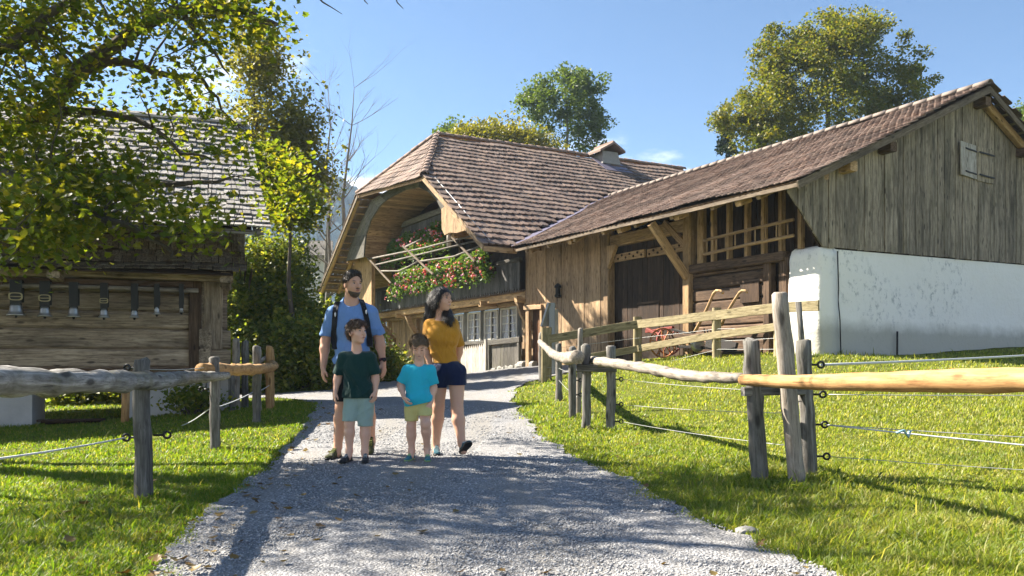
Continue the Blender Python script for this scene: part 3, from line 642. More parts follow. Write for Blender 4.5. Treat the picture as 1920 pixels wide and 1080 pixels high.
tube('drain_cable', [H(-.012, .43, 3.24), H(-.03, .44, 2.5), H(-.025, .43, 2.3), H(-.05, .455, 1.9), H(-.07, .46, 1.1)], .012, M['iron'], barn, 5)
# long wall: timber frame, door, log wall, hay rack
WZ = lambda w: barn_roof(w)-.16
def post(s, w, z0, z1, a=.22, mat='wood_honey', name='post'): return beam(name, H(s, w, z0), H(s, w, z1), a, a, M[mat], barn, VV_)
post(3.86, .05, 1.1, WZ(0), .26); post(7.1, .05, 1.0, WZ(0), .24, 'wood_pale'); post(.98, .1, 1.1, 3.2, .24, 'wood_brown'); post(1.4, .06, 1.1, 3.18, .2, 'wood_brown')
beam('wall_plate', H(-.02, .08, WZ(0)-.02), H(11.5, .08, WZ(0)-.02), .2, .22, M['wood_pale'], barn, seg=8)
beam('lintel', H(4.0, .1, 4.28), H(7.0, .1, 4.28), .2, .3, M['wood_pale'], barn)
beam('sill_beam', H(.9, .02, 3.22), H(3.74, .02, 3.22), .22, .2, M['wood_brown'], barn)
slab('brace', [H(7.0, -.04, 3.75), H(7.0, -.04, 4.15), H(6.72, -.04, 4.15), H(6.6, -.04, 4.13), H(6.98, -.04, 3.55)], .1, M['wood_pale'], barn, ZZ)
beam('brace', H(3.95, .02, 3.78), H(4.75, .02, 4.45), .1, .16, M['wood_honey'], barn)
beam('eave_strut', H(3.85, -.06, 3.05), H(3.96, -1.0, 4.24), .13, .18, M['wood_honey'], barn)
# door leaves of upright boards, set back in the opening
s = 4.0
while s < 6.98:
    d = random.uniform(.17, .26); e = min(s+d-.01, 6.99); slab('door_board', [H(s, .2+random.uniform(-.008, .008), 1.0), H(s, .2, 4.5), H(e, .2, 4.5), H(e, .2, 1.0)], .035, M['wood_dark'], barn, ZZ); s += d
slab('leak_backing', [H(.4, .34, .9), H(.4, .34, 4.7), H(11.45, .34, 4.7), H(11.45, .34, .9)], .03, M['wood_dark'], barn, ZZ)  # dark sheet close behind the boards, carried along to stop a light leak
wd = tag(slab('wicket_door', [H(5.15, .168, 1.1), H(5.15, .168, 2.55), H(5.95, .168, 2.55), H(5.95, .168, 1.1)], .02, M['wood_dark'], barn, ZZ), 'small dark wicket door in the barn door')
beam('ledge', H(5.1, .15, 2.08), H(6.0, .15, 2.08), .02, .07, M['wood_brown'], barn); beam('ledge', H(5.1, .15, 2.58), H(6.0, .15, 2.58), .02, .05, M['wood_brown'], barn)
def holed(s0, s1, z):
    p = beam('header_board', H(s0, .1, z), H(s1, .1, z), .06, .2, M['wood_honey'], barn); n = int((s1-s0)/.16)
    for i in range(n):
        q = H(s0+.1+i*(s1-s0-.2)/(n-1), .062, z+(.045 if i % 2 else -.03)); b = MB(); b.add(lathe_geo([(.0, -.012), (.028, -.012), (.028, .012), (0, .012)], 8)); b.build('peg_hole', M['wood_dark'], p, M=None) if False else new_obj('peg_hole', mesh_pd('peg_hole', *lathe_geo([(.001, -.012), (.03, -.012), (.03, .012), (.001, .012)], 8), M['wood_dark']), None, p, frame(q, U, -VV_))
holed(5.62, 6.97, 3.82); holed(4.0, 5.5, 3.8)
# lower log wall
z = 1.02
while z < 3.1:
    h = random.uniform(.24, .34); h = min(h, 3.12-z); beam('log', H(1.5, .1, z+h/2), H(3.74, .1, z+h/2), .16, h-.012, M['wood_brown'], barn, ch=.2); z += h
slab('hatch', [H(1.62, -.005, 2.35), H(1.62, -.005, 2.78), H(2.16, -.005, 2.78), H(2.16, -.005, 2.35)], .04, M['wood_dark'], barn, ZZ)  # dark panel stands in for the shade inside a small window opening
# hay loft studs and dark boards behind
for k, s in enumerate((3.42, 3.02, 2.52, 1.98, 1.5, 1.02, .52)): beam('stud', H(s, .02, 3.32), H(s, .02, 4.78), .09 if k else .2, .13, M['wood_honey'], barn, VV_)
s = .45
while s < 3.7:
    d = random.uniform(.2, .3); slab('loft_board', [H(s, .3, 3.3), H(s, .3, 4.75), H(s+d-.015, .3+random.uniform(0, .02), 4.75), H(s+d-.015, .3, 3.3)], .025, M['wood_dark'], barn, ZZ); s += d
# pale upright boarding left of the door
s = 7.22
while s < 11.45:
    d = random.uniform(.2, .34); e = min(s+d-.01, 11.48); o = random.uniform(-.012, .012); z0 = .85
    if e > 10.5 and s < 11.2: z0 = 2.72+.1*math.sin((s-10.5)*4)
    slab('plank', [H(s, .02+o, z0), H(s, .02+o, 4.72), H(e, .02+o, 4.72), H(e, .02+o, z0)], .03, M['wood_pale'], barn, ZZ); s += d
for (a, b) in ((10.42, 10.53), (11.2, 11.32)): slab('door_jamb', [H(a, .0, .8), H(a, .0, 2.75), H(b, .0, 2.75), H(b, .0, .8)], .1, M['wood_pale'], barn, ZZ)
slab('side_door', [H(10.5, .16, .8), H(10.5, .16, 2.8), H(11.25, .16, 2.8), H(11.25, .16, .8)], .04, wood('russet_door', (.05, .022, .01), (.12, .055, .025), (.18, .09, .045)), barn, ZZ)
beam('door_lintel', H(10.4, -.03, 2.75), H(11.45, -.03, 2.78), .12, .14, M['wood_pale'], barn)
lam = new_obj('wall_lantern', mesh_pd('wall_lantern', *lathe_geo([(.02, .42), (.09, .36), (.11, .3), (.07, .28), (.07, .1), (.1, .08), (.09, .02), (.03, 0)], 10), M['iron']), None, barn, Matrix.Translation(H(9.42, -.1, 2.95)))
# roof: deck, rafters, battens, boards, tiles
dn = (-VV_-ZZ*KB).normalized(); nm = (ZZ-VV_*KB).normalized(); sl_len = (RW+1.1)*math.hypot(1, KB)
dn2 = (VV_-ZZ*KB).normalized(); nm2 = (ZZ+VV_*KB).normalized()
SE = -.46
def se(w): return -.37+gs(w)
slab('roof_deck', [H(SE+.03, -1.08, 4.37), H(10.3, -1.08, 4.37), H(14.6, RW, RZ-.03), H(se(RW)+.03, RW, RZ-.03)], .03, M['wood_soffit'], barn, U)
slab('roof_deck', [H(.5, RW, RZ-.03), H(1.0, RW+6, RZ-.03-6*KB), H(14.6, RW+6, RZ-.03-6*KB), H(14.6, RW, RZ-.03)], .03, M['wood_dark'], barn, U)
beam('eave_board', H(SE, -1.1, 4.30), H(10.1, -1.1, 4.33), .03, .075, M['wood_barge'], barn, seg=8, jit=.012)
beam('bargeboard', H(SE, -1.14, 4.29), H(se(RW), RW+.02, RZ-.09), .035, .14, M['wood_barge'], barn, seg=6); beam('bargeboard', H(se(RW), RW-.02, RZ-.09), H(se(RW+6), RW+6, RZ-.09-6*KB), .035, .14, M['wood_barge'], barn, seg=6)
beam('verge_rafter', Hg(-.12, RW, RZ-.2), Hg(-.12, RW+6, RZ-.2-6*KB), .14, .18, M['wood_honey'], barn)
for k in range(17): q = .25+k*.36; beam('batten', H(se(RW+q)+.02, RW+q, RZ-.045-q*KB), Hg(.04, RW+q, RZ-.045-q*KB), .06, .035, M['rail'], barn, nm2)
for s in (.6, 1.9, 3.2, 4.5, 5.8, 7.1, 8.4, 9.6): beam('rafter', H(s, -1.06, 4.27), H(s, .4, 4.27+1.46*KB), .11, .13, M['wood_pale'], barn)
for s in (1.2, 3.1, 5.2, 7.4, 9.5): beam('rafter_end', H(s, -1.0, 4.25), H(s, -.72, 4.36), .17, .15, M['wood_honey'], barn)
for (w, z) in ((.57, 4.86), (1.88, 5.42), (RW, 6.95), (7.4, 6.1)): beam('purlin_end', Hg(-.33, w, z), Hg(.3, w, z), .2, .2, M['wood_honey'] if w < 1 else M['wood_brown'], barn)
# valley: where this slope meets the farmhouse slope
HZ0, HS0, HK = 4.46, 10.45, 5.37/8.25
def house_front(s): return HZ0+(s-HS0)*HK
def valley_s(w): return HS0+(barn_roof(w)-HZ0)/HK
rows = []
ex = .155; k = 0
while k*ex < sl_len-.12:
    dd = k*ex; w = -1.1+dd/math.hypot(1, KB)-.02; z = barn_roof(w)
    o = H(0, w, z)+nm*.02; end = valley_s(w)-.05; pos = arange(se(w)+.02+(k % 2)*.085, end, .172); rows.append((o-dn*.30, dn, U, nm, pos)); k += 1
lay(barn, 'roof_tile', tile_geo(.160, .33, .02), M['tile_barn'], rows, 300, .0, .085)
rows = [(H(0, RW+k*.24, RZ-k*.24*KB)+nm2*.02, dn2, U, nm2, arange(se(RW+k*.24)+.02+(k % 2)*.09, 6, .18)) for k in range(24)]
lay(barn, 'far_tile', tile_geo(.172, .38, .014), M['tile_barn'], rows, 0, .0, .045)
rp = [(.13*math.cos(PI*k/6), .13*math.sin(PI*k/6)) for k in range(7)]; rp2 = [(.105*math.cos(PI*k/6), .105*math.sin(PI*k/6)) for k in range(6, -1, -1)]
def ridge_geo(L, r0=.13, r1=.115):
    n = 7; V = []; F = []
    for i, (x, r) in enumerate(((0, r0), (L, r1))):
        for k in range(n): V.append((x, r*math.cos(PI*k/6), r*math.sin(PI*k/6)))
        for k in range(n): V.append((x, (r-.022)*math.cos(PI*k/6), (r-.022)*math.sin(PI*k/6)))
    for k in range(n-1): F += [(k, k+1, 14+k+1, 14+k), (7+k+1, 7+k, 21+k, 21+k+1), (k+1, k, 7+k, 7+k+1), (14+k, 14+k+1, 21+k+1, 21+k)]
    F += [(0, 14, 21, 7), (6, 13, 27, 20)]
    return V, F
rme = mesh_pd('ridge_tile', *ridge_geo(.42), M['tile_ridge'], True)
s = se(RW)-.02
while s < valley_s(RW): new_obj('ridge_tile', rme, None, barn, frame(H(s, RW, RZ-.0+random.uniform(0, .012)), U+ZZ*.02)); s += .38
pv = [H(valley_s(w)+d, w, max(barn_roof(w), 0)+.035+.01) for (w, d) in ((-1.1, -.05), (RW-.1, -.05))]
slab('valley_flashing', [H(valley_s(-1.1)-.2, -1.1, 4.42+.045), H(valley_s(RW)-.2, RW, RZ+.045), H(valley_s(RW)+.12, RW, house_front(valley_s(RW)+.12)+.04), H(valley_s(-1.1)+.12, -1.1, house_front(valley_s(-1.1)+.12)+.04)], .006, M['lead'], barn)
# gable hatch with one leaf open
sh = tag(slab('shutter', [Hg(-.1, 4.77, 5.26), Hg(-.1, 4.74, 6.0), Hg(-.05, 5.46, 6.0), Hg(-.05, 5.49, 5.24)], .03, M['wood_white'], barn, ZZ), 'pale shutter leaf standing open')
sh2 = slab('shutter', [Hg(-.052, 5.52, 5.22), Hg(-.052, 5.52, 6.0), Hg(-.052, 6.24, 6.0), Hg(-.052, 6.24, 5.22)], .025, M['wood_gable'], barn, ZZ)
for (p, w0, w1, o) in ((sh, 4.95, 5.47, -.1), (sh2, 5.56, 6.22, -.085)):
    for z in (5.36, 5.87): beam('hinge', Hg(o-.012, w0, z), Hg(o+.025 if p is sh else o-.012, w1, z-.01), .012, .035, M['iron'], p)
# things leaning and hanging here
lad = thing('ladder', H(2.0, -.3, 3.6), 'pale wooden ladder hung level across the open hay loft', 'ladder')
for (z0, z1) in ((3.78, 3.86), (3.47, 3.55)): tube('side_rail', [H(3.0, -.28, z0), H(1.6, -.3, (z0+z1)/2+.01), H(.42, -.3, z1)], .035, M['wood_honey'], lad, 8, .06)
for k in range(9): s = 2.9-k*.29; z = 3.47+.08*(3-s)/2.6; tube('rung', [H(s, -.29, z), H(s, -.29, z+.31)], .016, M['wood_honey'], lad, 6)
# ------------------------------------------------------------------ farmhouse (same local frame; gable plane at w = 0, ridge along w)
house = thing('farmhouse', H(18, 0, .8), 'broad old timber farmhouse with half hipped tiled roof and flowered balcony', 'farmhouse')
SR, RZH, RWH = 18.7, 9.83, .2
A_, B_, R_ = H(14.8, -2, 7.29), H(21.6, -2, 7.85), H(SR, RWH, RZH)
def onw(px, py, w):
    q = (px-960)/FP; s = (5.95+.876*w-q*(16.4+.482*w))/(.482+.876*q); Y = 16.4+.482*w+.876*s
    return s, EYE+(HZ-py)/FP*Y
def back(s): return 9.83-(s-SR)*.652
# roof decks
hn = (ZZ-U*HK).normalized(); hd = (-U-ZZ*HK).normalized()
slab('roof_deck', [H(10.5, -1.97, 4.44), H(10.5, 12.8, 4.44), H(SR, 12.8, RZH-.04), H(SR, RWH, RZH-.04), H(14.83, -1.97, 7.25)], .03, M['wood_soffit'], house, VV_)
slab('roof_deck', [R_-ZZ*.05, A_-ZZ*.05, B_-ZZ*.05], .03, M['wood_soffit'], house, B_-A_)
slab('roof_deck', [H(SR, RWH+.02, RZH-.05), H(SR, 12.8, RZH-.05), H(26.9, 12.8, back(26.9)-.05), H(26.9, -.75, back(26.9)-.05), H(21.6, -.75, back(21.6)-.05)], .03, M['wood_soffit'], house, VV_)
rows = []; k = 0; ex = .40
while k*ex < 9.6:
    s = HS0+k*ex/math.hypot(1, HK); z = house_front(s); w0 = -2 if s < 14.6 else -2+(s-14.6)/(SR-14.6)*2.2+.1; wv = (z-4.4)/KB-1.1; w1 = wv+.1 if wv < RW else 12.8
    rows.append((H(s, 0, z)+hn*.03-hd*.44, hd, VV_, hn, arange(w0+.06+(k % 2)*.06, w1, .236))); k += 1
lay(house, 'roof_tile', tile_geo(.225, .47, .042), M['tile_house'], rows, 300, .01, .105, .012)
# half hip tiles
ab = (B_-A_).normalized(); hipn = ab.cross(R_-A_).normalized(); hipn = hipn if hipn.z > 0 else -hipn; hdn = ab.cross(hipn); hdn = hdn if hdn.z < 0 else -hdn
LAB = (B_-A_).length; foot = (R_-A_).dot(ab); hh = ((R_-A_)-ab*foot).length; rows = []; k = 0
while k*.3 < hh-.1:
    f = k*.3/hh; rows.append((A_-hdn*(k*.3+.30)+hipn*.03, hdn, ab, hipn, arange(foot*f+.1, LAB-(LAB-foot)*f-.08, .2))); k += 1
lay(house, 'hip_tile', tile_geo(.195, .4, .024), M['tile_house'], rows, 200, .005, .06, .01)
rme2 = mesh_pd('ridge_tile', *ridge_geo(.42, .15, .125), M['tile_hip'], True)
def ridge_line(p0, p1, me=rme2, step=.37, name='ridge_tile', up=ZZ):
    d = (p1-p0); n = int(d.length/step)
    for i in range(n): new_obj(name, me, None, house, frame(p0+d.normalized()*(i*step)+up*random.uniform(.0, .02), d, up))
ridge_line(A_+ZZ*.02-ab*.02, R_+ZZ*.04, up=(hn+hipn).normalized()); ridge_line(R_+ZZ*.02, H(SR, 12.6, RZH+.02)); ridge_line(B_+ZZ*.02, R_+ZZ*.04, up=(hipn+U*.3+ZZ).normalized())
# verge boards
beam('bargeboard', H(10.4, -2.02, 4.40), H(14.85, -2.02, 7.24), .04, .15, M['wood_wall'], house, seg=6)
tube('verge_cable', [H(10.6, -1.7, 4.66), H(14.6, -1.7, 7.26)], .012, M['steel'], house, 5)
beam('bargeboard', H(21.55, -2.02, 7.78), H(26.98, -2.02, back(26.98)-.02), .04, .14, M['wood_barge'], house, seg=6)
beam('hip_eave_board', A_-ZZ*.09-hdn*.02, B_-ZZ*.09-hdn*.02, .04, .12, M['wood_soffit'], house)
beam('eave_board', H(10.42, -2.0, 4.36), H(10.42, -.9, 4.36), .04, .14, M['wood_honey'], house)
# underside of the far eave: rafters, battens and the tiles between them
for w in (-1.93, -1.15, -.72): beam('rafter', H(21.7, w, back(21.7)-.2), H(26.9, w, back(26.9)-.16), .12, .14, M['wood_honey'], house)
for k in range(14): s = 21.75+k*.39; beam('batten', H(s, -2.0, back(s)-.08), H(s, -.75, back(s)-.08), .07, .05, M['wood_honey'], house)
bn = (ZZ+U*.652).normalized(); bd = (U-ZZ*.652).normalized(); rows = []
for k in range(15): s = 21.6+k*.37; rows.append((H(s, 0, back(s))+bn*.0-bd*.05, bd, VV_, bn, arange(-1.96, -.8, .2)))
lay(house, 'eave_tile', tile_geo(.195, .46, .024), M['tile_house'], rows, 60, .0, .04, .01)
# the curved arch under the gable
outer = [(649.6, 490), (658, 462), (665, 444), (679, 413), (697, 377), (712, 366), (728, 357), (761, 342), (789, 333), (808, 350), (832, 384), (862, 428)]
inner = [(683, 482), (684.5, 460), (687, 440), (696, 413), (712, 388), (724, 376), (737, 368), (761, 356), (786, 351), (803, 359), (820, 376), (830, 396)]
WA = -1.5
for i in range(len(outer)-1):
    q = [onw(*outer[i], WA), onw(*outer[i+1], WA), onw(*inner[i+1], WA), onw(*inner[i], WA)]
    slab('arch_board', [H(s, WA, z) for s, z in q], .06, M['wood_grey'], house)
ic = [onw(*p, WA) for p in inner]; fine = []
for i in range(len(ic)-1):
    for j in range(3): t = j/3; fine.append((ic[i][0]*(1-t)+ic[i+1][0]*t, ic[i][1]*(1-t)+ic[i+1][1]*t))
fine.append(ic[-1])
for i in range(len(fine)-1):
    (s0, z0), (s1, z1) = fine[i], fine[i+1]; j = random.uniform(0, .02)
    slab('soffit_board', [H(s0, WA+.03, z0+j), H(s0, .3, z0+j), H(s1-.012*(s1-s0), .3, z1+j), H(s1-.012*(s1-s0), WA+.03, z1+j)], .025, M['wood_soffit'], house, VV_)
pe = [(830, 392), (843, 382), (874, 432), (858, 437), (846, 436), (836, 441), (831, 430)]
slab('arch_foot', [H(onw(*p, -1.62)[0], -1.62, onw(*p, -1.62)[1]) for p in pe], .1, M['wood_wall'], house, ZZ)
beam('arch_foot_beam', H(onw(846, 438, -1.55)[0], -1.5, onw(846, 438, -1.55)[1]-.02), H(onw(846, 438, -1.55)[0], .2, onw(846, 438, -1.55)[1]-.02), .18, .18, M['wood_honey'], house)
# left gable post and its carved bracket boards
lp = [(651, 488), (700, 478), (700, 600), (697, 720), (690, 720), (684, 600), (668, 520)]
slab('corner_post', [H(onw(*p, -.9)[0], -.9, onw(*p, -.9)[1]) for p in lp], .16, M['wood_honey'], house, ZZ)
beam('corner_tie', H(onw(676, 478, -.9)[0], -1.45, onw(676, 483, -1.2)[1]), H(onw(676, 478, -.9)[0], .5, onw(676, 483, -1.2)[1]), .2, .2, M['wood_honey'], house)
# gable wall behind the gallery, upper railing beam
s = 11.6
while s < 25.4:
    d = random.uniform(.22, .36); zt = min(8.6, house_front(s)-.25 if s < SR else back(s)-.25)
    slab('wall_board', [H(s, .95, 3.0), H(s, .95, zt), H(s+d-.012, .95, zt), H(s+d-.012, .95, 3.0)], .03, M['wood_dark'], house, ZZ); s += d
slab('gallery_floor', [H(11.5, -.1, 3.32), H(25.2, -.1, 3.32), H(25.2, .95, 3.32), H(11.5, .95, 3.32)], .06, M['wood_brown'], house)
a0, a1 = onw(731, 430, -.1), onw(834, 393, -.1); beam('gallery_rail', H(a1[0], -.1, a1[1]), H(a0[0], -.1, a0[1]), .12, .22, M['wood_grey'], house, seg=5)
slab('gallery_floor', [H(14.0, .0, a1[1]-1.05), H(22.0, .0, a1[1]-1.05), H(22.0, .95, a1[1]-1.05), H(14, .95, a1[1]-1.05)], .06, M['wood_dark'], house)
for s in (16.2, 18.4, 20.6, 22.6): beam('gallery_post', H(s, .02, 4.1), H(s, .02, 6.3), .14, .14, M['wood_brown'], house, VV_)
s = a1[0]
while s < a0[0]: slab('gallery_board', [H(s, -.06, a1[1]-1.0), H(s, -.06, a1[1]-.1), H(s+.17, -.06, a1[1]-.1), H(s+.17, -.06, a1[1]-1.0)], .025, M['wood_balcony'], house, ZZ); s += .185
slab('loft_dark_sheet', [H(13.4, .9, 6.0), H(22.8, .9, 6.0), H(20.5, .9, 8.4), H(17, .9, 8.4)], .03, M['wood_dark'], house)  # dark sheet standing in for the shade inside the loft
# balcony: boards with sawn points, rail on top
bw = .165; s = 11.55
while s < 25.0:
    z0 = 3.30+random.uniform(-.012, .012); zt = 4.22; e = s+bw-.008
    slab('balcony_board', [H(s, -.16, zt), H(s, -.16, z0+.13), H((s+e)/2, -.16, z0), H(e, -.16, z0+.13), H(e, -.16, zt)], .025, M['wood_balcony'], house, ZZ); s += bw
beam('balcony_rail', H(11.5, -.16, 4.28), H(25.1, -.16, 4.28), .14, .14, M['wood_grey'], house, seg=10)
beam('balcony_beam', H(11.5, .1, 3.2), H(25.2, .1, 3.2), .22, .26, M['wood_honey'], house, seg=8); beam('balcony_beam', H(11.5, .5, 3.02), H(25.2, .5, 3.02), .2, .14, M['wood_wall'], house, seg=8)
for s in (11.7, 14.2, 18.6, 22.0, 24.9): beam('bracket_beam', H(s, -.22, 3.06), H(s, .9, 3.06), .17, .18, M['wood_honey'], house)
for s in (12.1, 21.5, 24.6): 
    p = [(s, .0, 3.02), (s, .16, 2.6), (s, .45, 2.2), (s, .76, 1.95), (s, .76, 2.2), (s, .52, 2.45), (s, .3, 2.75), (s, .25, 3.02)]
    slab('brace', [H(*q) for q in p], .14, M['wood_wall'], house, VV_)
# ground floor wall with the window row
WW = .8
for (a, b) in ((11.5, 13.32), (14.6, 14.72), (15.84, 16.06), (17.2, 17.5), (18.66, 19.9), (20.75, 25.4)):
    s = a
    while s < b-.03:
        e = min(b, s+random.uniform(.2, .32)); e = b if b-e < .1 else e; o = random.uniform(-.01, .01)
        slab('wall_board', [H(s, WW+o, .1), H(s, WW+o, 3.1), H(e-.008, WW+o, 3.1), H(e-.008, WW+o, .1)], .05, M['wood_wall'] if (s > 18 or s < 12.6) else M['wood_grey'], house, ZZ); s = e
for (a, b, z0, z1) in ((13.32, 14.6, 2.98, 3.1), (14.72, 15.84, 2.98, 3.1), (16.06, 17.2, 2.98, 3.1), (17.5, 18.66, 2.98, 3.1), (13.32, 14.6, .2, 1.84), (14.72, 15.84, .2, 1.84), (16.06, 17.2, .2, 1.84), (17.5, 18.66, .2, 1.84), (19.9, 20.75, .2, 2.05), (19.9, 20.75, 2.7, 3.1)):
    slab('wall_board', [H(a, WW+.01, z0), H(a, WW+.01, z1), H(b, WW+.01, z1), H(b, WW+.01, z0)], .05, M['wood_wall'], house)
beam('sill_rail', H(12.4, WW-.1, 1.80), H(18.9, WW-.1, 1.80), .16, .12, M['wood_grey'], house)
beam('foot_beam', H(11.5, WW-.06, 1.0), H(25.4, WW-.06, .62), .22, .3, M['wood_grey'], house)
for s in (12.7, 19.3, 21.9, 25.2): beam('post', H(s, WW-.08, .4), H(s, WW-.08, 3.1), .22, .22, M['wood_wall'], house, VV_)
def window(s0, s1, z0, z1, nx=2, nz=4, curt=True):
    fr = .055; w = WW+.0
    root = beam('window', H(s0, w, z0+fr/2), H(s1, w, z0+fr/2), .1, fr, M['paint'], house, ch=.02, jit=0)
    for nm_, p, q, a, b in (('frame', H(s0, w, z1-fr/2), H(s1, w, z1-fr/2), .1, fr), ('frame', H(s0+fr/2, w, z0+fr), H(s0+fr/2, w, z1-fr), fr, .1), ('frame', H(s1-fr/2, w, z0+fr), H(s1-fr/2, w, z1-fr), fr, .1)):
        beam(nm_, p, q, a, b, M['paint'], root, (0, 0, 1) if abs((q-p).z) < .1 else VV_, 1, 0, .02)
    for i in range(1, nx): x = s0+(s1-s0)*i/nx; beam('mullion', H(x, w-.02, z0+fr), H(x, w-.02, z1-fr), .05, .05, M['paint'], root, VV_, 1, 0, .02)
    for i in range(1, nz): z = z0+(z1-z0)*i/nz; beam('glazing_bar', H(s0+fr, w-.012, z), H(s1-fr, w-.012, z), .03, .03, M['paint'], root, ZZ, 1, 0, .02)
    slab('pane', [H(s0+fr, w+.01, z0+fr), H(s1-fr, w+.01, z0+fr), H(s1-fr, w+.01, z1-fr), H(s0+fr, w+.01, z1-fr)], .006, M['glass'], root)
    if curt:
        for (a, b, c) in ((s0+fr, s0+.36*(s1-s0), s0+.17*(s1-s0)), (s1-fr, s0+.64*(s1-s0), s0+.86*(s1-s0))):
            m_ = MB(); n = 7; V = []; F = []
            for i in range(n+1):
                for j, z in enumerate((z1-fr-.01, (z0+z1)/2, z0+fr+.01)): t = i/n; x = a+((b if j == 0 else (a*.3+b*.7 if j == 1 else c))-a)*t; V.append(H(x, w-.0+(.004 if i % 2 else -.0), z))
            for i in range(n):
                for j in range(2): F.append((i*3+j, i*3+3+j, i*3+4+j, i*3+1+j))
            m_.add((V, F)); m_.build('curtain', M['curtain'], root)
    return root
window(13.38, 14.55, 1.88, 2.96); window(14.76, 15.8, 1.88, 2.94); window(16.1, 17.16, 1.88, 2.93); window(17.55, 18.6, 1.88, 2.92)
g = slab('grille_window', [H(19.9, WW+.02, 2.05), H(20.75, WW+.02, 2.05), H(20.75, WW+.02, 2.7), H(19.9, WW+.02, 2.7)], .02, M['glass'], house)
for i in range(5): x = 19.92+i*.2; beam('bar', H(x, WW-.01, 2.05), H(x, WW-.01, 2.7), .05, .04, M['wood_honey'], g, VV_, 1, 0)
for i in range(4): z = 2.07+i*.205; beam('bar', H(19.9, WW-.035, z), H(20.75, WW-.035, z), .04, .05, M['wood_honey'], g, ZZ, 1, 0)
# chimney with a gabled slab cap
ch = slab('chimney', [H(SR-.5, 7.38, 9.4), H(SR-.5, 8.28, 9.4), H(SR-.42, 8.2, 9.93), H(SR-.42, 7.42, 9.93)], .65, M['stone'], house)
def capslab(p):
    b = MB(); b.add(box_pts(p, -.09)); return b.build('cap_slab', M['tile_hip'], ch)
wc = 7.75
capslab([H(SR-1.0, wc-.62, 9.95), H(SR-1.0, wc+.12, 10.37), H(SR+.4, wc+.12, 10.37), H(SR+.4, wc-.62, 9.95)]); capslab([H(SR-1.0, wc+.02, 10.39), H(SR-1.0, wc+.66, 10.02), H(SR+.4, wc+.66, 10.02), H(SR+.4, wc+.02, 10.39)])
slab('flashing', [H(SR-1.4, 7.15, house_front(SR-1.4)+.1), H(SR-1.4, 8.5, house_front(SR-1.4)+.1), H(SR-.3, 8.5, house_front(SR-.3)+.1), H(SR-.3, 7.15, house_front(SR-.3)+.1)], .01, M['lead'], house)
slab('chimney_back', [H(SR-.3, 7.45, 9.9), H(SR-.3, 8.15, 9.9), H(SR-.3, 8.15, 10.05), H(SR-.3, 7.45, 10.05)], .4, M['iron'], ch)
for k in range(6): new_obj('plinth_stone', mesh_pd('plinth_stone', *beam_geo(random.uniform(.35, .6), .3, .22, 3, .03, .3), M['stone']), None, house, frame(H(11.0+k*.62, .1 if k < 2 else .45, gz(*H(11.0+k*.62, .1, 0).xy)+.06), U))
# ---- things at the house
def flowers(name, label, s0, s1, wc, zt, zb, sag0, sag1, n, nf, tilt=0):
    t = thing(name, H((s0+s1)/2, wc, (zt+zb)/2), label, 'flowers', 'geranium boxes on the farmhouse balcony')
    zz0 = lambda s: tilt*(s-s0)
    bx = beam('flower_box', H(s0, wc, zb+.35), H(s1, wc, zb+.35+zz0(s1)), .2, .2, M['wood_dark'], t)
    s = s0+(s1-s0)*rng.random(n); bump = .9+.16*np.sin(s*3.1+1)*np.sin(s*1.3)+.1*rng.random(n); up = rng.random(n)**.8
    end = np.clip(np.minimum(s-s0, s1-s)/.5, .25, 1)
    z = zb+.2+(zt-zb-.2)*up*bump*end+tilt*(s-s0)-(rng.random(n) < .3)*rng.random(n)*.32
    thick = .34*np.sqrt(np.clip(1-(up-.35)**2*1.6, .1, 1)); w = wc-.05-thick*rng.random(n)**.5*(1)+.12
    P0 = np.array([list(H(a, b, c)) for a, b, c in zip(s, w, z)])
    new = tag(new_obj('foliage', leaf_mesh(P0, .115, M['leaf_geranium'], ROUND), None, t), kind='stuff')
    cl = rng.choice(n, nf, replace=False); B = P0[cl]+np.array(-VV_)*.07+rng.normal(0, .02, (nf, 3)); B = np.concatenate([B]+[B+rng.normal(0, .05, B.shape) for _ in range(2)])
    me = blob_mesh(B, .043, M['petal'])
    tag(new_obj('blossom', me, None, t), kind='stuff'); return t

a, b = onw(716, 492, -.3), onw(833, 440, -.3)
flowers('geranium_box', 'upper row of red and pink geraniums under the gable arch', b[0]-.6, a[0], -.3, 6.2, 5.1, 0, 0, 6500, 110)
a, b = onw(737, 545, -.35), onw(926, 505, -.35)
flowers('geranium_box', 'lower row of geraniums spilling over the long balcony rail', b[0], a[0], -.36, 4.8, 3.72, 0, 0, 10500, 200)
rack = thing('pole_rack', H(17, -1.2, 4.6), 'silvery drying poles hung in front of the flowered balcony', 'pole rack')
def rp(pts, r, w=-1.25): return tube('pole', [H(onw(*p, w)[0], w, onw(*p, w)[1]) for p in pts], r, M['log_rack'], rack, 7, .08)
rp([(694, 485), (790, 466), (890, 441)], .034); rp([(702, 497), (800, 474), (899, 450)], .032); rp([(714, 508), (749, 508), (768, 499), (786, 489)], .03); rp([(786, 490), (808, 487), (851, 481), (904, 460)], .032)
for p in ([(686, 480), (733, 531)], [(755, 461), (812, 514)], [(847, 444), (890, 490)]): beam('cross_piece', H(onw(*p[0], -1.33)[0], -1.33, onw(*p[0], -1.33)[1]), H(onw(*p[1], -1.33)[0], -1.33, onw(*p[1], -1.33)[1]), .06, .06, M['wood_barge'], rack)
rp([(760, 463), (791, 449)], .04, -1.1); rp([(767, 486), (788, 483)], .03, -1.2)
tube('hanger', [H(onw(842, 462, -1.2)[0], -1.2, onw(842, 462, -1.2)[1]), H(onw(842, 430, -1.2)[0], -1.2, onw(842, 430, -1.2)[1])], .07, M['wood_white'], rack, 8, .1)
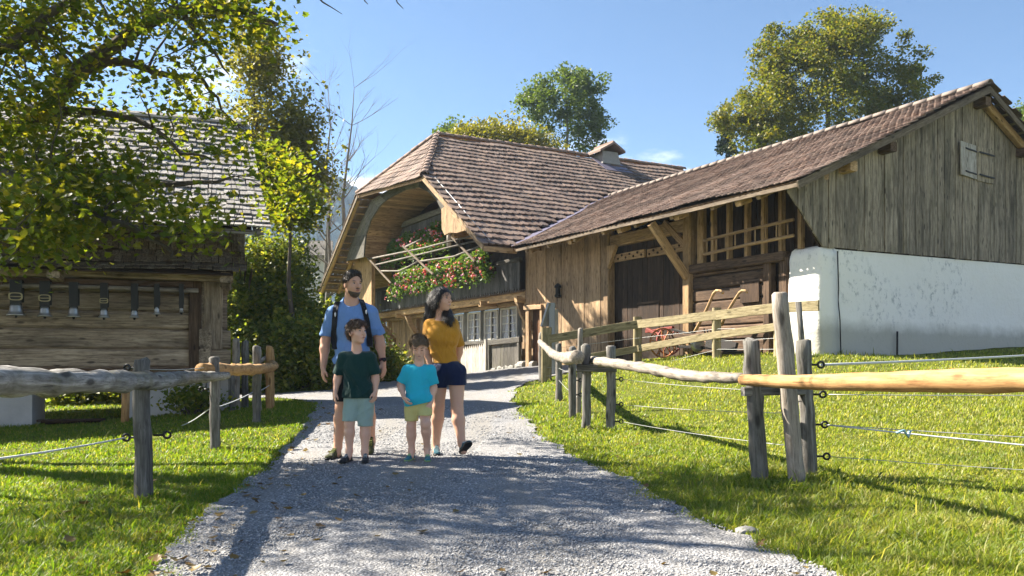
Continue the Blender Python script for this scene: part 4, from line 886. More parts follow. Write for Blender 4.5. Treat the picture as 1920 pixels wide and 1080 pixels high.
# picket gate and cellar hatch before the window row
gate = thing('picket_fence', H(16.2, .3, .75), 'pale picket fence with pointed boards below the farmhouse windows', 'fence')
s = 14.85
while s < 18.2:
    z0 = gz(*H(s, .3, 0).xy)+.02; e = s+.145
    slab('picket', [H(s, .3, z0), H(s, .3, z0+.86), H((s+e)/2, .3, z0+1.0), H(e, .3, z0+.86), H(e, .3, z0)], .025, M['wood_white'], gate, ZZ); s += .16
for z in (.25, .7): beam('rail', H(14.8, .34, gz(*H(14.8, .3, 0).xy)+z), H(18.3, .34, gz(*H(18.3, .3, 0).xy)+z), .05, .08, M['wood_white'], gate)
q = H(14.62, .26, 0); beam('post', (q.x, q.y, gz(q.x, q.y)-.1), (q.x, q.y, gz(q.x, q.y)+1.12), .15, .15, M['wood_white'], gate, VV_)
hat = thing('cellar_hatch', H(13.4, .35, .8), 'grey plank cellar hatch with a frame beside the picket fence', 'hatch')
for k in range(8):
    s = 12.55+k*.24; z0 = gz(*H(s, .3, 0).xy); slab('board', [H(s, .34, z0), H(s, .34, z0+.85), H(s+.225, .34, z0+.85), H(s+.225, .34, z0)], .03, M['wood_grey'], hat, ZZ)
z0 = gz(*H(13.4, .3, 0).xy); beam('head_beam', H(12.3, .3, z0+.98), H(14.5, .3, z0+.92), .14, .18, M['wood_grey'], hat)
for s in (12.4, 14.48): beam('side_post', H(s, .3, z0-.1), H(s, .3, z0+.88), .12, .12, M['wood_grey'], hat, VV_)
tub = thing('flower_tub', (-4.2, 30.5, gz(-4.2, 30.5)), 'square wooden tub of yellow flowers beside the farmhouse wall', 'flower tub')
q = gp(-4.2, 30.5); w_ = .42
for k in range(4):
    a = k*PI/2+.5; d = Vector((math.cos(a), math.sin(a), 0)); e = Vector((-d.y, d.x, 0)); slab('side', [q+d*w_-e*w_, q+d*w_*1.15-e*w_*1.15+ZZ*.5, q+d*w_*1.15+e*w_*1.15+ZZ*.5, q+d*w_+e*w_], .04, M['terracotta'], tub)
P = np.array(q)+np.array([0, 0, .62])+rng.normal(0, 1, (700, 3))*np.array([.26, .26, .17]); tag(new_obj('plant', leaf_mesh(P, .1, M['leaf_geranium']), None, tub), kind='stuff')
P = np.array(q)+np.array([0, -.1, .7])+rng.normal(0, 1, (110, 3))*np.array([.26, .22, .14]); tag(new_obj('blossom', blob_mesh(P, .05, M['petal_yellow']), None, tub), kind='stuff')
# ------------------------------------------------------------------ granary (frame: l leftwards along the front, d outwards)
R0 = Vector((-4.76, 14.5, 0)); LA = Vector((-.95, -.312, 0)).normalized(); ND = Vector((.312, -.95, 0)).normalized()
def Q(l, d, z): return R0+LA*l+ND*d+ZZ*z
gran = thing('granary', Q(2, 0, .1), 'old log granary with shingled roof and shingle skirt, cowbells on its front', 'granary')
def ong(px, py, d):
    q = (px-960)/FP; a = R0+ND*d; l = (a.x-q*a.y)/(q*LA.y-LA.x); Y = a.y+LA.y*l; return l, EYE+(HZ-py)/FP*Y
z = .98
for h in (.31, .33, .29, .30, .31):
    beam('log', Q(.02 if z < 1.4 else .3, -.08, z+h/2), Q(6.4, -.08, z+h/2), .22, h-.010, M['wood_granary'], gran, seg=10, jit=.009, ch=.16)
    for l, r in (((.02, -1),) if z < 1.4 else ()): pass
    beam('side_log', Q(.42, .16 if z < 1.4 else .05, z+h/2+.02), Q(.42, -5, z+h/2+.02), .2, h-.012, M['wood_granary'], gran, seg=5); z += h
beam('corner_post', Q(.58, .03, .96), Q(.58, .03, 2.5), .2, .14, M['wood_brown'], gran, ND); beam('corner_post', Q(.3, .02, 1.3), Q(.3, .02, 2.5), .3, .12, M['wood_granary'], gran, ND)
beam('head_beam', Q(-.02, .12, 2.50), Q(6.5, .12, 2.50), .3, .16, M['wood_granary'], gran, seg=8); beam('head_beam', Q(.62, .08, 2.36), Q(6.5, .08, 2.36), .2, .1, M['wood_brown'], gran, seg=8)
for l in (.1, 2.62, 5.2): beam('bracket', Q(l, .55, 2.46), Q(l, -.2, 2.4), .18, .17, M['wood_granary'], gran)
beam('sole_beam', Q(-.05, .06, .90), Q(6.4, .06, .90), .26, .17, M['wood_brown'], gran, seg=8)
slab('floor', [Q(.1, 0, .84), Q(6.4, 0, .84), Q(6.4, -5, .84), Q(.1, -5, .84)], .08, M['wood_dark'], gran)
def found(l0, l1):
    b = MB(); q = [Q(l0, -.02, .84), Q(l1, -.02, .84), Q(l1, -1.0, .84), Q(l0, -1.0, .84)]; b.add(box_pts(q, -1.1)); b.build('foundation_wall', M['foundation'], gran)
found(.42, 1.72); found(3.02, 6.4); found(-.02, .40)
slab('rear_wall', [Q(.1, -5, .8), Q(6.4, -5, .8), Q(6.4, -5, 5), Q(.1, -5, 5)], .1, M['wood_granary'], gran)
slab('upper_wall', [Q(.12, -.06, 2.6), Q(6.4, -.06, 2.6), Q(6.4, -.06, 3.6), Q(.12, -.06, 3.6)], .1, M['wood_granary'], gran, LA)
slab('end_wall', [Q(.12, -.1, 2.6), Q(.12, -5, 2.6), Q(.12, -5, 3.2), Q(.12, -3.2, 5.4), Q(.12, -.3, 3.6)], .1, M['wood_granary'], gran, ND)
# roof and skirt with split shingles
sh_geo = lambda w, l, t: ([(0, -w/2, 0), (l, -w/2, 0), (l, w/2, 0), (0, w/2, 0), (0, -w/2, t*.3), (l, -w/2, t), (l, w/2, t), (0, w/2, t*.3)], [(3, 2, 1, 0), (4, 5, 6, 7), (0, 1, 5, 4), (1, 2, 6, 5), (2, 3, 7, 6), (3, 0, 4, 7)])
def curve_rows(prof, ex):
    """prof: (d, z) from the lower edge up; one row every ex along the curve"""
    P = [Vector((d, z)) for d, z in prof]; fine = []
    for i in range(len(P)-1):
        for k in range(40): fine.append(P[i].lerp(P[i+1], k/40))
    out = []; acc = 0; last = fine[0]; out.append(0)
    for i, p in enumerate(fine):
        acc += (p-last).length; last = p
        if acc >= ex: out.append(i); acc = 0
    return [(fine[i], (fine[min(i+4, len(fine)-1)]-fine[max(i-4, 0)]).normalized()) for i in out]
roofp = [(1.22, 3.16), (.7, 3.40), (0, 3.80), (-1.6, 4.85), (-3.2, 5.92)]; skirtp = [(.62, 2.52), (.42, 2.62), (.22, 2.82), (.1, 3.06), (.06, 3.35)]
def shingles(name, prof, ex, w, l, t, l0, l1, mat, limit, side0=0):
    rows = []
    for k, (p, tn) in enumerate(curve_rows(prof, ex)):
        dn = -(ND*tn.x+ZZ*tn.y); nrm = dn.cross(LA).normalized(); nrm = nrm if nrm.z > 0 else -nrm
        a = l0+(1-k/22.)*side0; pos = []
        while a < l1: pos.append(a); a += w*random.uniform(.88, 1.12)
        rows.append((Q(0, p.x, p.y)+nrm*.02-dn*l, dn, LA, nrm, pos))
    lay(gran, name, sh_geo(w*.93, l, t), mat, rows, limit, .0, .075, .014)
shingles('roof_shingle', roofp, .205, .13, .42, .022, -.28, 6.4, M['shingle_roof'], 180, -.25)
shingles('skirt_shingle', skirtp, .15, .105, .3, .014, -.02, 6.4, M['shingle_skirt'], 280, -.16)
for prof, mt, a in ((roofp, 'wood_dark', -.3), (skirtp, 'wood_dark', -.02)):
    for i in range(len(prof)-1):
        (d0, z0), (d1, z1) = prof[i], prof[i+1]; slab('sheathing', [Q(a, d0, z0-.03), Q(6.4, d0, z0-.03), Q(6.4, d1, z1-.03), Q(a, d1, z1-.03)], .02, M[mt], gran, LA)
slab('rear_roof', [Q(-.3, -3.2, 5.9), Q(6.4, -3.2, 5.9), Q(6.4, -6, 3.9), Q(-.3, -6, 3.9)], .06, M['shingle_roof'], gran, LA)
beam('ridge_board', Q(-.3, -3.18, 5.98), Q(6.4, -3.18, 5.98), .26, .05, M['wood_white'], gran, seg=8)
beam('eave_board', Q(-.48, 1.2, 3.12), Q(6.4, 1.2, 3.12), .04, .07, M['wood_grey'], gran, seg=6)
for i in range(2): (d0, z0), (d1, z1) = roofp[i*2], roofp[i*2+2]; beam('verge_board', Q(-.36+.12*i, d0, z0-.06), Q(-.26, d1, z1-.06), .03, .12, M['wood_grey'], gran)
# skirt's side return
for k in range(6):
    z0 = 2.52+k*.13; o = .30*(1-k/5.)**1.5; slab('side_shingles', [Q(-o-.02, .3*(1-k/5.)+.2, z0), Q(-o-.02, -2.5, z0), Q(-o+.06, -2.5, z0+.18), Q(-o+.06, .3*(1-k/5.)+.1, z0+.18)], .012, M['shingle_skirt'], gran, ZZ)
# bells on their pole
pl = thing('bell_pole', Q(3.4, .26, 2.34), 'long peeled pole under the granary skirt carrying the cowbells', 'pole')
(la, za), (lb_, zb_) = ong(2, 535, .24), ong(372, 545, .24); tube('pole', [Q(la+.6, .24, za), Q((la+lb_)/2, .24, (za+zb_)/2+.01), Q(lb_, .24, zb_)], .035, M['log_pale'], pl, 8, .04)
for l in (la, 1.9, .75): beam('bracket', Q(l, -.05, 2.30), Q(l, .3, 2.30), .06, .06, M['wood_brown'], pl)
def cowbell(px, sw, ytop, ybell, ybot, bw, buckle, label):
    l, z1 = ong(px, ytop, .32); _, zb = ong(px, ybell, .32); _, z0 = ong(px, ybot, .32); m = 14.3/FP; w = sw*m; B = bw*m/2*1.15; h = (zb-z0)*1.12
    t = thing('cowbell', Q(l, .32, z0), label, 'cowbell', 'cowbells hanging along the granary front')
    slab('strap', [Q(l-w/2, .33, zb-.02), Q(l-w/2*1.05, .33, z1+.06), Q(l+w/2*1.05, .33, z1+.06), Q(l+w/2, .33, zb-.02)], .02, M['leather'], t, ZZ)
    slab('strap', [Q(l-w/2, .17, zb+.05), Q(l-w/2, .17, z1+.06), Q(l+w/2, .17, z1+.06), Q(l+w/2, .17, zb+.05)], .02, M['leather'], t, ZZ)
    slab('strap_fold', [Q(l-w/2, .17, z1+.065), Q(l-w/2, .33, z1+.065), Q(l+w/2, .33, z1+.065), Q(l+w/2, .17, z1+.065)], .02, M['leather'], t)
    prof = [(B*.12, h*1.02), (B*.52, h*.98), (B*.66, h*.8), (B*.72, h*.45), (B*.84, h*.2), (B, .02), (B*1.02, 0), (B*.9, .004)]
    V, F = lathe_geo(prof, 14); V = [(x, y*.72, z) for x, y, z in V]
    bl = new_obj('bell', mesh_pd('bell', V, F, M['bell'], True), None, t, frame(Q(l, .32, z0), -LA))
    new_obj('clapper', mesh_pd('clapper', *lathe_geo([(.008, .12), (.008, .02), (.02, 0), (.018, -.025), (.004, -.035)], 8), M['iron']), None, t, frame(Q(l, .32, z0), -LA))
    if buckle:
        _, zc = ong(px, buckle, .32); V = []; F = []; n = 20; rx, rz = w*.62, w*.38
        ring = [(rx*math.copysign(abs(math.cos(2*PI*k/n))**.6, math.cos(2*PI*k/n)), rz*math.copysign(abs(math.sin(2*PI*k/n))**.6, math.sin(2*PI*k/n))) for k in range(n)]
        for k in range(n):
            x, zz = ring[k]
            for (f, y) in ((1, -.012), (1, .012), (.78, .012), (.78, -.012)): V.append((x*f, y, zz*f))
        for k in range(n):
            for j in range(4): a = k*4+j; b = k*4+(j+1) % 4; c = ((k+1) % n)*4; F.append((a, b, c+(j+1) % 4, c+j))
        new_obj('buckle', mesh_pd('buckle', V, F, M['brass']), None, t, frame(Q(l, .35, zc), -LA))
        beam('buckle_bar', Q(l-rx*.9, .352, zc), Q(l+rx*.9, .352, zc), .012, .012, M['brass'], t)
cowbell(30, 18, 534, 572, 592, 26, 556, 'largest cowbell, on a wide buckled black strap at the left end')
cowbell(84, 16, 536, 577, 594, 21, 559, 'cowbell on a buckled strap, second from the left end')
cowbell(138, 14, 538, 578, 595, 20, 0, 'flared cowbell on a plain strap between two buckled ones')
cowbell(195, 12, 539, 581, 596, 16, 564, 'medium cowbell with a small buckle in the middle of the row')
cowbell(252, 11, 540, 583, 596, 14, 0, 'medium cowbell on a plain narrow strap right of the last buckle')
cowbell(294, 9, 541, 577, 590, 11, 0, 'small cowbell, second from the right end of the pole')
cowbell(340, 8, 541, 576, 586, 7, 0, 'tiniest cowbell, nearest the granary corner post')
tag(tube('stake', [gp(-5.9, 13.0, -.1), gp(-5.88, 13.0, .62)], .06, M['log_fresh'], None, 8, .1), 'short orange brown stake in the grass behind the grey log fence', 'stake')
t = thing('dark_strips', gp(-7.3, 13.35), 'flat dark strips lying in the grass beside the granary foundation', 'boards')  # three thin dark strips laid flat on the grass
for k in range(3): a = gp(-7.25, 13.3-.12*k, .05+.03*k); beam('board', a, a+Vector((.75+.1*k, .12, .01)), .14, .03, M['wood_dark'], t)
# ------------------------------------------------------------------ fences
def fpost(px, ytop, x, y, mat, parent, r=.055, lean=(0, 0), name='post', square=False):
    z0 = gz(x, y); zt = EYE+(HZ-ytop)/FP*y; n = 6
    pts = [Vector((x+lean[0]*k/n+random.uniform(-.006, .006), y+lean[1]*k/n, z0-.25+(zt-z0+.25)*k/n)) for k in range(n+1)]
    if square: return beam(name, pts[0], pts[-1], r*2, r*2, M[mat], parent, (0, 1, 0), 5)
    pts.append(pts[-1]+Vector((0, 0, r*.22))); return log(name, pts, [r*1.06]*2+[r]*(n-2)+[r*.97, r*.6], M[mat], parent, 10, .07, .1, .04)
def insulator(p, d, parent):
    d = Vector(d).normalized(); b = MB(); b.add(tube_geo([p, p+d*.07], .009, 6)); c = p+d*.095; ring = [c+d*(.024*math.cos(a))+ZZ*(.024*math.sin(a)) for a in [2*PI*k/12 for k in range(13)]]
    b.add(tube_geo(ring, .009, 6)); b.build('insulator', M['black'], parent, True); return c
def wire(pts, r, mat, parent, sag=.02):
    P = []
    for i in range(len(pts)-1):
        a, b = Vector(pts[i]), Vector(pts[i+1])
        for k in range(8): t = k/8; P.append(a.lerp(b, t)-ZZ*sag*4*t*(1-t)*(b-a).length/3)
    P.append(Vector(pts[-1])); b = MB(); b.add(tube_geo(P, r, 5)); return b.build('wire', M[mat], parent, True)
# --- left fence
lf = thing('log_fence', gp(-2.7, 6.3), 'lichened grey log fence along the left verge ending in a fresh peeled rail', 'fence')
zl = lambda y, Y: EYE+(HZ-y)/FP*Y
p1 = fpost(270, 676, -2.71, 6.3, 'post_grey', lf, .062, (-.03, 0)); p2 = fpost(402, 671, -3.29, 9.45, 'post_grey', lf, .055, (0, 0)); p3 = fpost(482, 650, -3.53, 11.8, 'post_grey', lf, .055)
p4 = fpost(505, 650, -3.98, 14.0, 'log_fresh', lf, .06); p4b = fpost(510, 655, -4.1, 14.5, 'log_fresh', lf, .06); p5 = fpost(487, 650, -4.05, 13.6, 'log_pale', lf, .055)
p6 = fpost(449, 636, -4.62, 14.3, 'log_pale', lf, .06); fpost(457, 640, -4.66, 14.9, 'post_grey', lf, .06); fpost(438, 700, -4.6, 14.0, 'post_grey', lf, .05)
log('rail', [(-1.62, .55, 1.03), (-1.92, 2.1, .99), (-2.22, 3.7, zl(717, 3.7)), (-2.62, 6.3-.1, zl(714, 6.2)), (-3.0, 7.9, zl(708, 7.9)), (-3.24, 9.35, zl(706, 9.35)), (-3.3, 9.9, zl(703, 9.9))], [.078, .075, .07, .066, .062, .05, .042], M['log_grey'], lf, 14, .07)
log('rail', [(-3.33, 9.15, zl(693, 9.15)), (-3.36, 10.0, zl(693, 10.0)), (-3.45, 11.7, zl(692, 11.7)), (-3.7, 13.3, zl(686, 13.3)), (-4.02, 14.2, zl(680, 14.2))], [.072, .074, .07, .06, .05], M['log_fresh'], lf, 12, .03)
tube('rail', [(-4.05, 13.6, zl(678, 13.6)), (-4.1, 14.4, zl(668, 14.4))], .035, M['log_pale'], lf, 8, .05)
i1 = insulator(Vector((-2.76, 6.33, zl(820, 6.33))), (-1, -.2, 0), lf); insulator(Vector((-2.66, 6.33, zl(816, 6.33))), (1, .3, 0), lf); i2 = insulator(Vector((-3.35, 9.45, zl(730, 9.45))), (-1, 0, 0), lf); i3 = insulator(Vector((-2.78, 6.35, zl(690, 6.35))), (-1, .2, 0), lf)
wire([(-2.3, 3.5, zl(872, 3.5)), i1], .006, 'rope', lf, .01)
wire([i3, (-3.36, 9.5, zl(688, 9.5))], .004, 'wire', lf); wire([(-4.7, 12.0, zl(800, 12.0)), (-3.4, 9.55, zl(768, 9.55)), (-3.58, 11.8, zl(735, 11.8)), (-3.98, 14.0, zl(722, 14.0))], .006, 'rope', lf, .03)
log('post', [(-1.78, 1.0, -.3), (-1.78, 1.0, .5), (-1.79, 1.0, 1.12)], [.064, .062, .058], M['post_grey'], lf, 10, .06)
# --- right fence
rf = thing('log_fence', gp(1.95, 6.7), 'peeled log fence with grey posts along the sunny pasture', 'fence')
A1 = fpost(1425, 640, 1.95, 6.68, 'post_grey', rf, .066, (-.08, 0)); fpost(1475, 551, 2.215, 6.55, 'log_pale', rf, .066, (-.16, 0)); A3 = fpost(1508, 640, 2.36, 6.74, 'post_grey', rf, .06, (-.06, 0))
beam('cross_piece', (1.80, 6.66, zl(734, 6.66)), (2.29, 6.70, zl(732, 6.7)), .08, .07, M['post_grey'], rf)
fpost(1100, 649, .965, 11.1, 'post_grey', rf, .062); fpost(1142, 650, 1.275, 11.0, 'post_grey', rf, .062); beam('cross_piece', (.84, 11.0, zl(690, 11)), (1.34, 10.92, zl(690, 11)), .12, .1, M['post_grey'], rf)
fpost(1073, 652, .875, 12.4, 'post_grey', rf, .055); fpost(1085, 617, 1.0, 12.9, 'log_pale', rf, .04, (.03, 0)); fpost(1048, 646, .845, 15.4, 'post_grey', rf, .06)
fpost(1012, 625, .72, 20.3, 'post_grey', rf, .09)
log('rail', [(2.95, .6, 1.0), (2.72, 1.9, .99), (2.52, 3.0, .98), (2.36, 3.95, zl(713, 3.95)), (2.14, 5.0, zl(716, 5.0)), (1.96, 5.9, zl(716, 5.9)), (1.79, 6.62, zl(713, 6.62))], [.07, .068, .066, .062, .058, .05, .042], M['log_fresh'], rf, 16, .03, .1, .03)
log('rail', [(1.86, 6.85, zl(709, 6.85)), (1.62, 7.9, zl(704, 7.9)), (1.42, 9.2, zl(690, 9.2)), (1.13, 10.9, zl(678, 10.9)), (1.05, 11.3, zl(676, 11.3))], [.045, .052, .056, .06, .06], M['log_pale'], rf, 12, .05)
log('rail', [(.83, 10.75, zl(669, 10.75)), (.8, 11.6, zl(671, 11.6)), (.78, 13, zl(671, 13)), (.74, 15.6, zl(663, 15.6)), (.66, 20.1, zl(641, 20.1))], [.085, .085, .08, .07, .06], M['log_pale'], rf, 12, .06)
iz = [zl(684, 6.7), zl(740, 6.7), zl(797, 6.7), zl(857, 6.7)]; I = [insulator(Vector((2.35+.015*k, 6.76, z)), (1, -.1, 0), rf) for k, z in enumerate(iz)]
E1 = [(5.6, 7.2, zl(666, 7.2)), (5.0, 5.6, zl(800, 5.6)), (4.2, 5.2, zl(836, 5.2)), (4.0, 5.0, zl(890, 5.0))]
wire([I[0], (6.2, 9.6, zl(662, 9.6))], .011, 'rope', rf, .006); wire([I[1], (4.4, 6.0, zl(740, 6.0))], .0035, 'wire', rf, .01); wire([I[2], (4.2, 5.6, zl(832, 5.6))], .0035, 'wire', rf, .01)
wire([I[2], (4.1, 5.5, zl(856, 5.5))], .006, 'rope', rf, .01); wire([I[3], (4.2, 5.6, zl(895, 5.6))], .003, 'wire', rf, .01)
kn = I[2].lerp(Vector((4.1, 5.5, zl(856, 5.5))), .30); tube('rope_knot', [kn+Vector((-.09, 0, .0)), kn+Vector((-.04, -.01, .02)), kn+Vector((0, 0, -.03)), kn+Vector((.015, 0, .02)), kn], .011, plain('blue_rope', (.25, .45, .55), .7), rf, 6)
J = [insulator(Vector((1.31, 10.98, zl(y, 11))), (1, -.2, 0), rf) for y in (711, 758, 790)]; insulator(Vector((.9, 12.38, zl(713, 12.4))), (1, 0, 0), rf); insulator(Vector((.9, 12.38, zl(740, 12.4))), (1, 0, 0), rf)
for k, (j, y) in enumerate(zip(J, (735, 775, 836))): wire([j, (2.2, 6.75, zl(y, 6.75))], .003, 'wire', rf, .012)
for y0, y1 in ((665, 668), (690, 700), (712, 745)): wire([(.84, 15.4, zl(y0, 15.4)), (.95, 12.4, zl(y1, 12.4))], .004, 'wire', rf)
log('post', [(2.83, 1.0, -.3), (2.82, 1.0, .5), (2.81, 1.0, 1.15)], [.066, .064, .06], M['post_grey'], rf, 10, .06)
# --- plank fence at the barn
pf = thing('plank_fence', gp(2.9, 19.6), 'yellowish sawn plank fence between the gravel and the barn', 'fence')
FPs = [(.81, 20.0, 615, .11), (2.88, 19.6, 594, .09), (4.2, 17.5, 577, .08), (5.02, 16.1, 567, .075)]
fpost(1025, 614, .81, 20.0, 'rail', pf, .12, square=True)
for (x, y, yt, r) in FPs[1:]: fpost(0, yt, x, y, 'rail', pf, r, square=True)
RT = [(.85, 19.9, 636), (2.86, 19.48, 608), (4.17, 17.38, 591), (5.0, 15.98, 577), (5.5, 15.3, 573)]; RB = [(1.55, 19.78, 673), (2.86, 19.48, 654), (4.17, 17.38, 628), (5.0, 15.98, 612)]
for R_s in (RT, RB):
    for i in range(len(R_s)-1): (x0, y0, a), (x1, y1, b) = R_s[i], R_s[i+1]; beam('rail', (x0, y0, zl(a, y0)), (x1, y1, zl(b, y1)), .045, .19 if R_s is RT else .15, M['rail'], pf, seg=4)
for ys in ((655, 634, 617, 616), (705, 692, 655, 655), (690, 660, 640, 634)): wire([(x, y-.12, zl(q, y)) for (x, y, _, _), q in zip(FPs, ys)], .004, 'wire', pf, .004)
tube('corner_stake', [gp(5.2, 15.2, -.1), Vector((5.1, 15.2, zl(566, 15.2)))], .055, M['post_grey'], pf, 8, .06)
sb = thing('lectern_sign', gp(.95, 21.3), 'slanted grey board on a post seen edge on beside the plank fence', 'sign board')
beam('post', gp(1.0, 21.4, -.1), Vector((1.0, 21.4, zl(568, 21.4))), .16, .12, M['grey_panel'], sb, (0, 1, 0)); beam('post', gp(1.12, 21.6, -.1), Vector((1.12, 21.6, zl(580, 21.6))), .1, .1, M['wood_white'], sb, (0, 1, 0))
slab('panel', [Vector((.72, 21.2, zl(612, 21.2))), Vector((.9, 21.2, zl(567, 21.2))), Vector((1.06, 21.75, zl(568, 21.5))), Vector((.98, 21.75, zl(612, 21.5)))], .05, M['grey_panel'], sb)
# --- walking plough with wheels, in front of the log wall
pg = thing('plough', gp(3.0, 19.4), 'rusty horse drawn plough with spoked wheel and two long wooden handles', 'plough')
def spoked(c, R, ax, n, mat, rim=.03, hub=.05, rw=.04):
    ax = Vector(ax).normalized(); M_ = frame(c, ax.cross(ZZ), ZZ); b = MB(); V = []; F = []; N = 32
    for k in range(N):
        a = 2*PI*k/N
        for (r, y) in ((R, -rw/2), (R, rw/2), (R-rim, rw/2), (R-rim, -rw/2)): V.append((r*math.cos(a), y, r*math.sin(a)))
    for k in range(N):
        for j in range(4): a_ = k*4+j; b_ = k*4+(j+1) % 4; c_ = ((k+1) % N)*4; F.append((a_, b_, c_+(j+1) % 4, c_+j))
    rimo = new_obj('wheel', mesh_pd('wheel', V, F, M[mat]), None, pg, M_)
    new_obj('hub', mesh_pd('hub', *[(lambda v, f: ([(x, z, y) for x, y, z in v], f))(*lathe_geo([(hub*.6, -.08), (hub, -.05), (hub, .05), (hub*.6, .08)], 12))][0], M[mat]), None, rimo, M_)
    for k in range(n): a = 2*PI*k/n+.2; d = M_.to_3x3()@Vector((math.cos(a), 0, math.sin(a))); beam('spoke', Vector(c)+d*hub*.8, Vector(c)+d*(R-rim*.5), .022, .026, M[mat], rimo, ax, 1, 0)
def aw(px, py, d): return at(px, py, 14.98/((px-960)/FP+.55)-d)      # d metres in front of the barn's long wall
qa = aw(1243, 643, 1.1); spoked(qa, .345, (.35, -.94, 0), 10, 'orange'); qb = aw(1254, 640, .45); spoked(qb, .33, (.35, -.94, 0), 10, 'rust_red')
qc = aw(1308, 646, .9); tr_ = lathe_geo([(.06, -.04), (.12, -.05), (.165, -.03), (.17, 0), (.165, .03), (.12, .05), (.06, .04), (.05, 0)], 20); new_obj('gauge_wheel', mesh_pd('gauge_wheel', [(x, z, y) for x, y, z in tr_[0]], tr_[1], M['steel'], True), None, pg, frame(qc, Vector((.94, .35, 0))))
beam('axle', qa, qb, .06, .06, M['iron'], pg); beam('draft_beam', aw(1213, 617, .8), aw(1250, 634, .8), .08, .07, M['rust_red'], pg); beam('cross_bar', aw(1212, 622, .6), aw(1262, 614, .7), .07, .06, M['rust_red'], pg)
beam('plough_beam', aw(1250, 632, .8), aw(1360, 628, .8), .08, .1, M['wood_brown'], pg); beam('frame_bar', aw(1262, 618, .8), aw(1345, 640, .8), .05, .05, M['iron'], pg); beam('frame_bar', aw(1270, 650, .8), aw(1370, 655, .8), .05, .06, M['iron'], pg)
tube('handle', [aw(1303, 622, .8), aw(1312, 605, .8), aw(1325, 580, .8), aw(1338, 550, .8), aw(1343, 545, .8), aw(1351, 545, .8), aw(1356, 550, .8)], [.04, .038, .034, .032, .03, .028, .026], M['wood_honey'], pg, 8, .05)
tube('handle', [aw(1352, 610, .7), aw(1362, 588, .7), aw(1374, 568, .7), aw(1386, 549, .7), aw(1391, 545, .7), aw(1397, 545, .7), aw(1401, 548, .7)], [.04, .036, .032, .03, .03, .028, .026], M['wood_honey'], pg, 8, .05)
beam('mouldboard', aw(1326, 640, .8), aw(1380, 654, .8), .07, .26, M['iron'], pg, (0, .3, 1)); beam('share', aw(1330, 664, .85), aw(1395, 660, .8), .14, .05, M['iron'], pg)
for k in range(6): a = aw(1320+k*6, 622-abs(k-3)*2, .75); beam('tine', a, a+Vector((.05, -.05, -.28)), .03, .03, M['iron'], pg)
# --- stones at the path edge
for (x, y, r, lb) in ((1.36, 4.98, .052, 'pale stone lying at the right edge of the gravel'), (-.02+.45, 6.95, .04, 'small dark stone lying alone on the gravel')):
    V = _oc*1.0; b = bpy.data.meshes.new('stone'); import bmesh
    bm = bmesh.new(); bmesh.ops.create_icosphere(bm, subdivisions=2, radius=r)
    for v in bm.verts: v.co *= 1+.22*math.sin(v.co.x*41+v.co.y*57)+random.uniform(-.06, .06); v.co.z *= .6; v.co.x *= 1.3
    bm.to_mesh(b); bm.free(); b.materials.append(M['stone']); tag(new_obj('stone', b, None, None, Matrix.Translation(gp(x, y, r*.35))), lb, 'stone')
# ------------------------------------------------------------------ people: each body is one smooth surface grown from a distance field
def smin(a, b, k):
    h = np.clip(.5+.5*(b-a)/k, 0, 1); return b*(1-h)+a*h-k*h*(1-h)
def A3(v): return np.array(tuple(v), float)
def cap(a, b, ra, rb, k=.03, cut=None):
    a, b = A3(a), A3(b); ba = b-a; L2 = max(ba@ba, 1e-9)
    def f(P):
        t = np.clip(((P-a)@ba)/L2, 0, 1); d = np.linalg.norm(P-a-t[..., None]*ba, axis=-1)-(ra+(rb-ra)*t)
        if cut is not None:
            for (c, n) in cut: d = np.maximum(d, (P-A3(c))@A3(n))
        return d
    r = max(ra, rb)+.03; return (f, np.minimum(a, b)-r-k, np.maximum(a, b)+r+k, k)
def ell(c, r, R=None, k=.03, cut=None):
    c, r = A3(c), np.array(r, float); Rm = np.eye(3) if R is None else np.array([A3(x) for x in R])
    def f(P):
        q = (P-c)@Rm.T; k0 = np.linalg.norm(q/r, axis=-1); k1 = np.linalg.norm(q/(r*r), axis=-1)+1e-9; d = k0*(k0-1)/k1
        if cut is not None:
            for (cc, n) in cut: d = np.maximum(d, (P-A3(cc))@A3(n))
        return d
    m = max(r)+.03; return (f, c-m-k, c+m+k, k)
def sub(p): return (p[0], p[1], p[2], -abs(p[3]))
def sdf_at(prims, P):
    D = np.full(P.shape[:-1], 1.0)
    for f, lo, hi, k in prims: D = smin(D, f(P), k) if k > 0 else -smin(-D, f(P), -k)
    return D
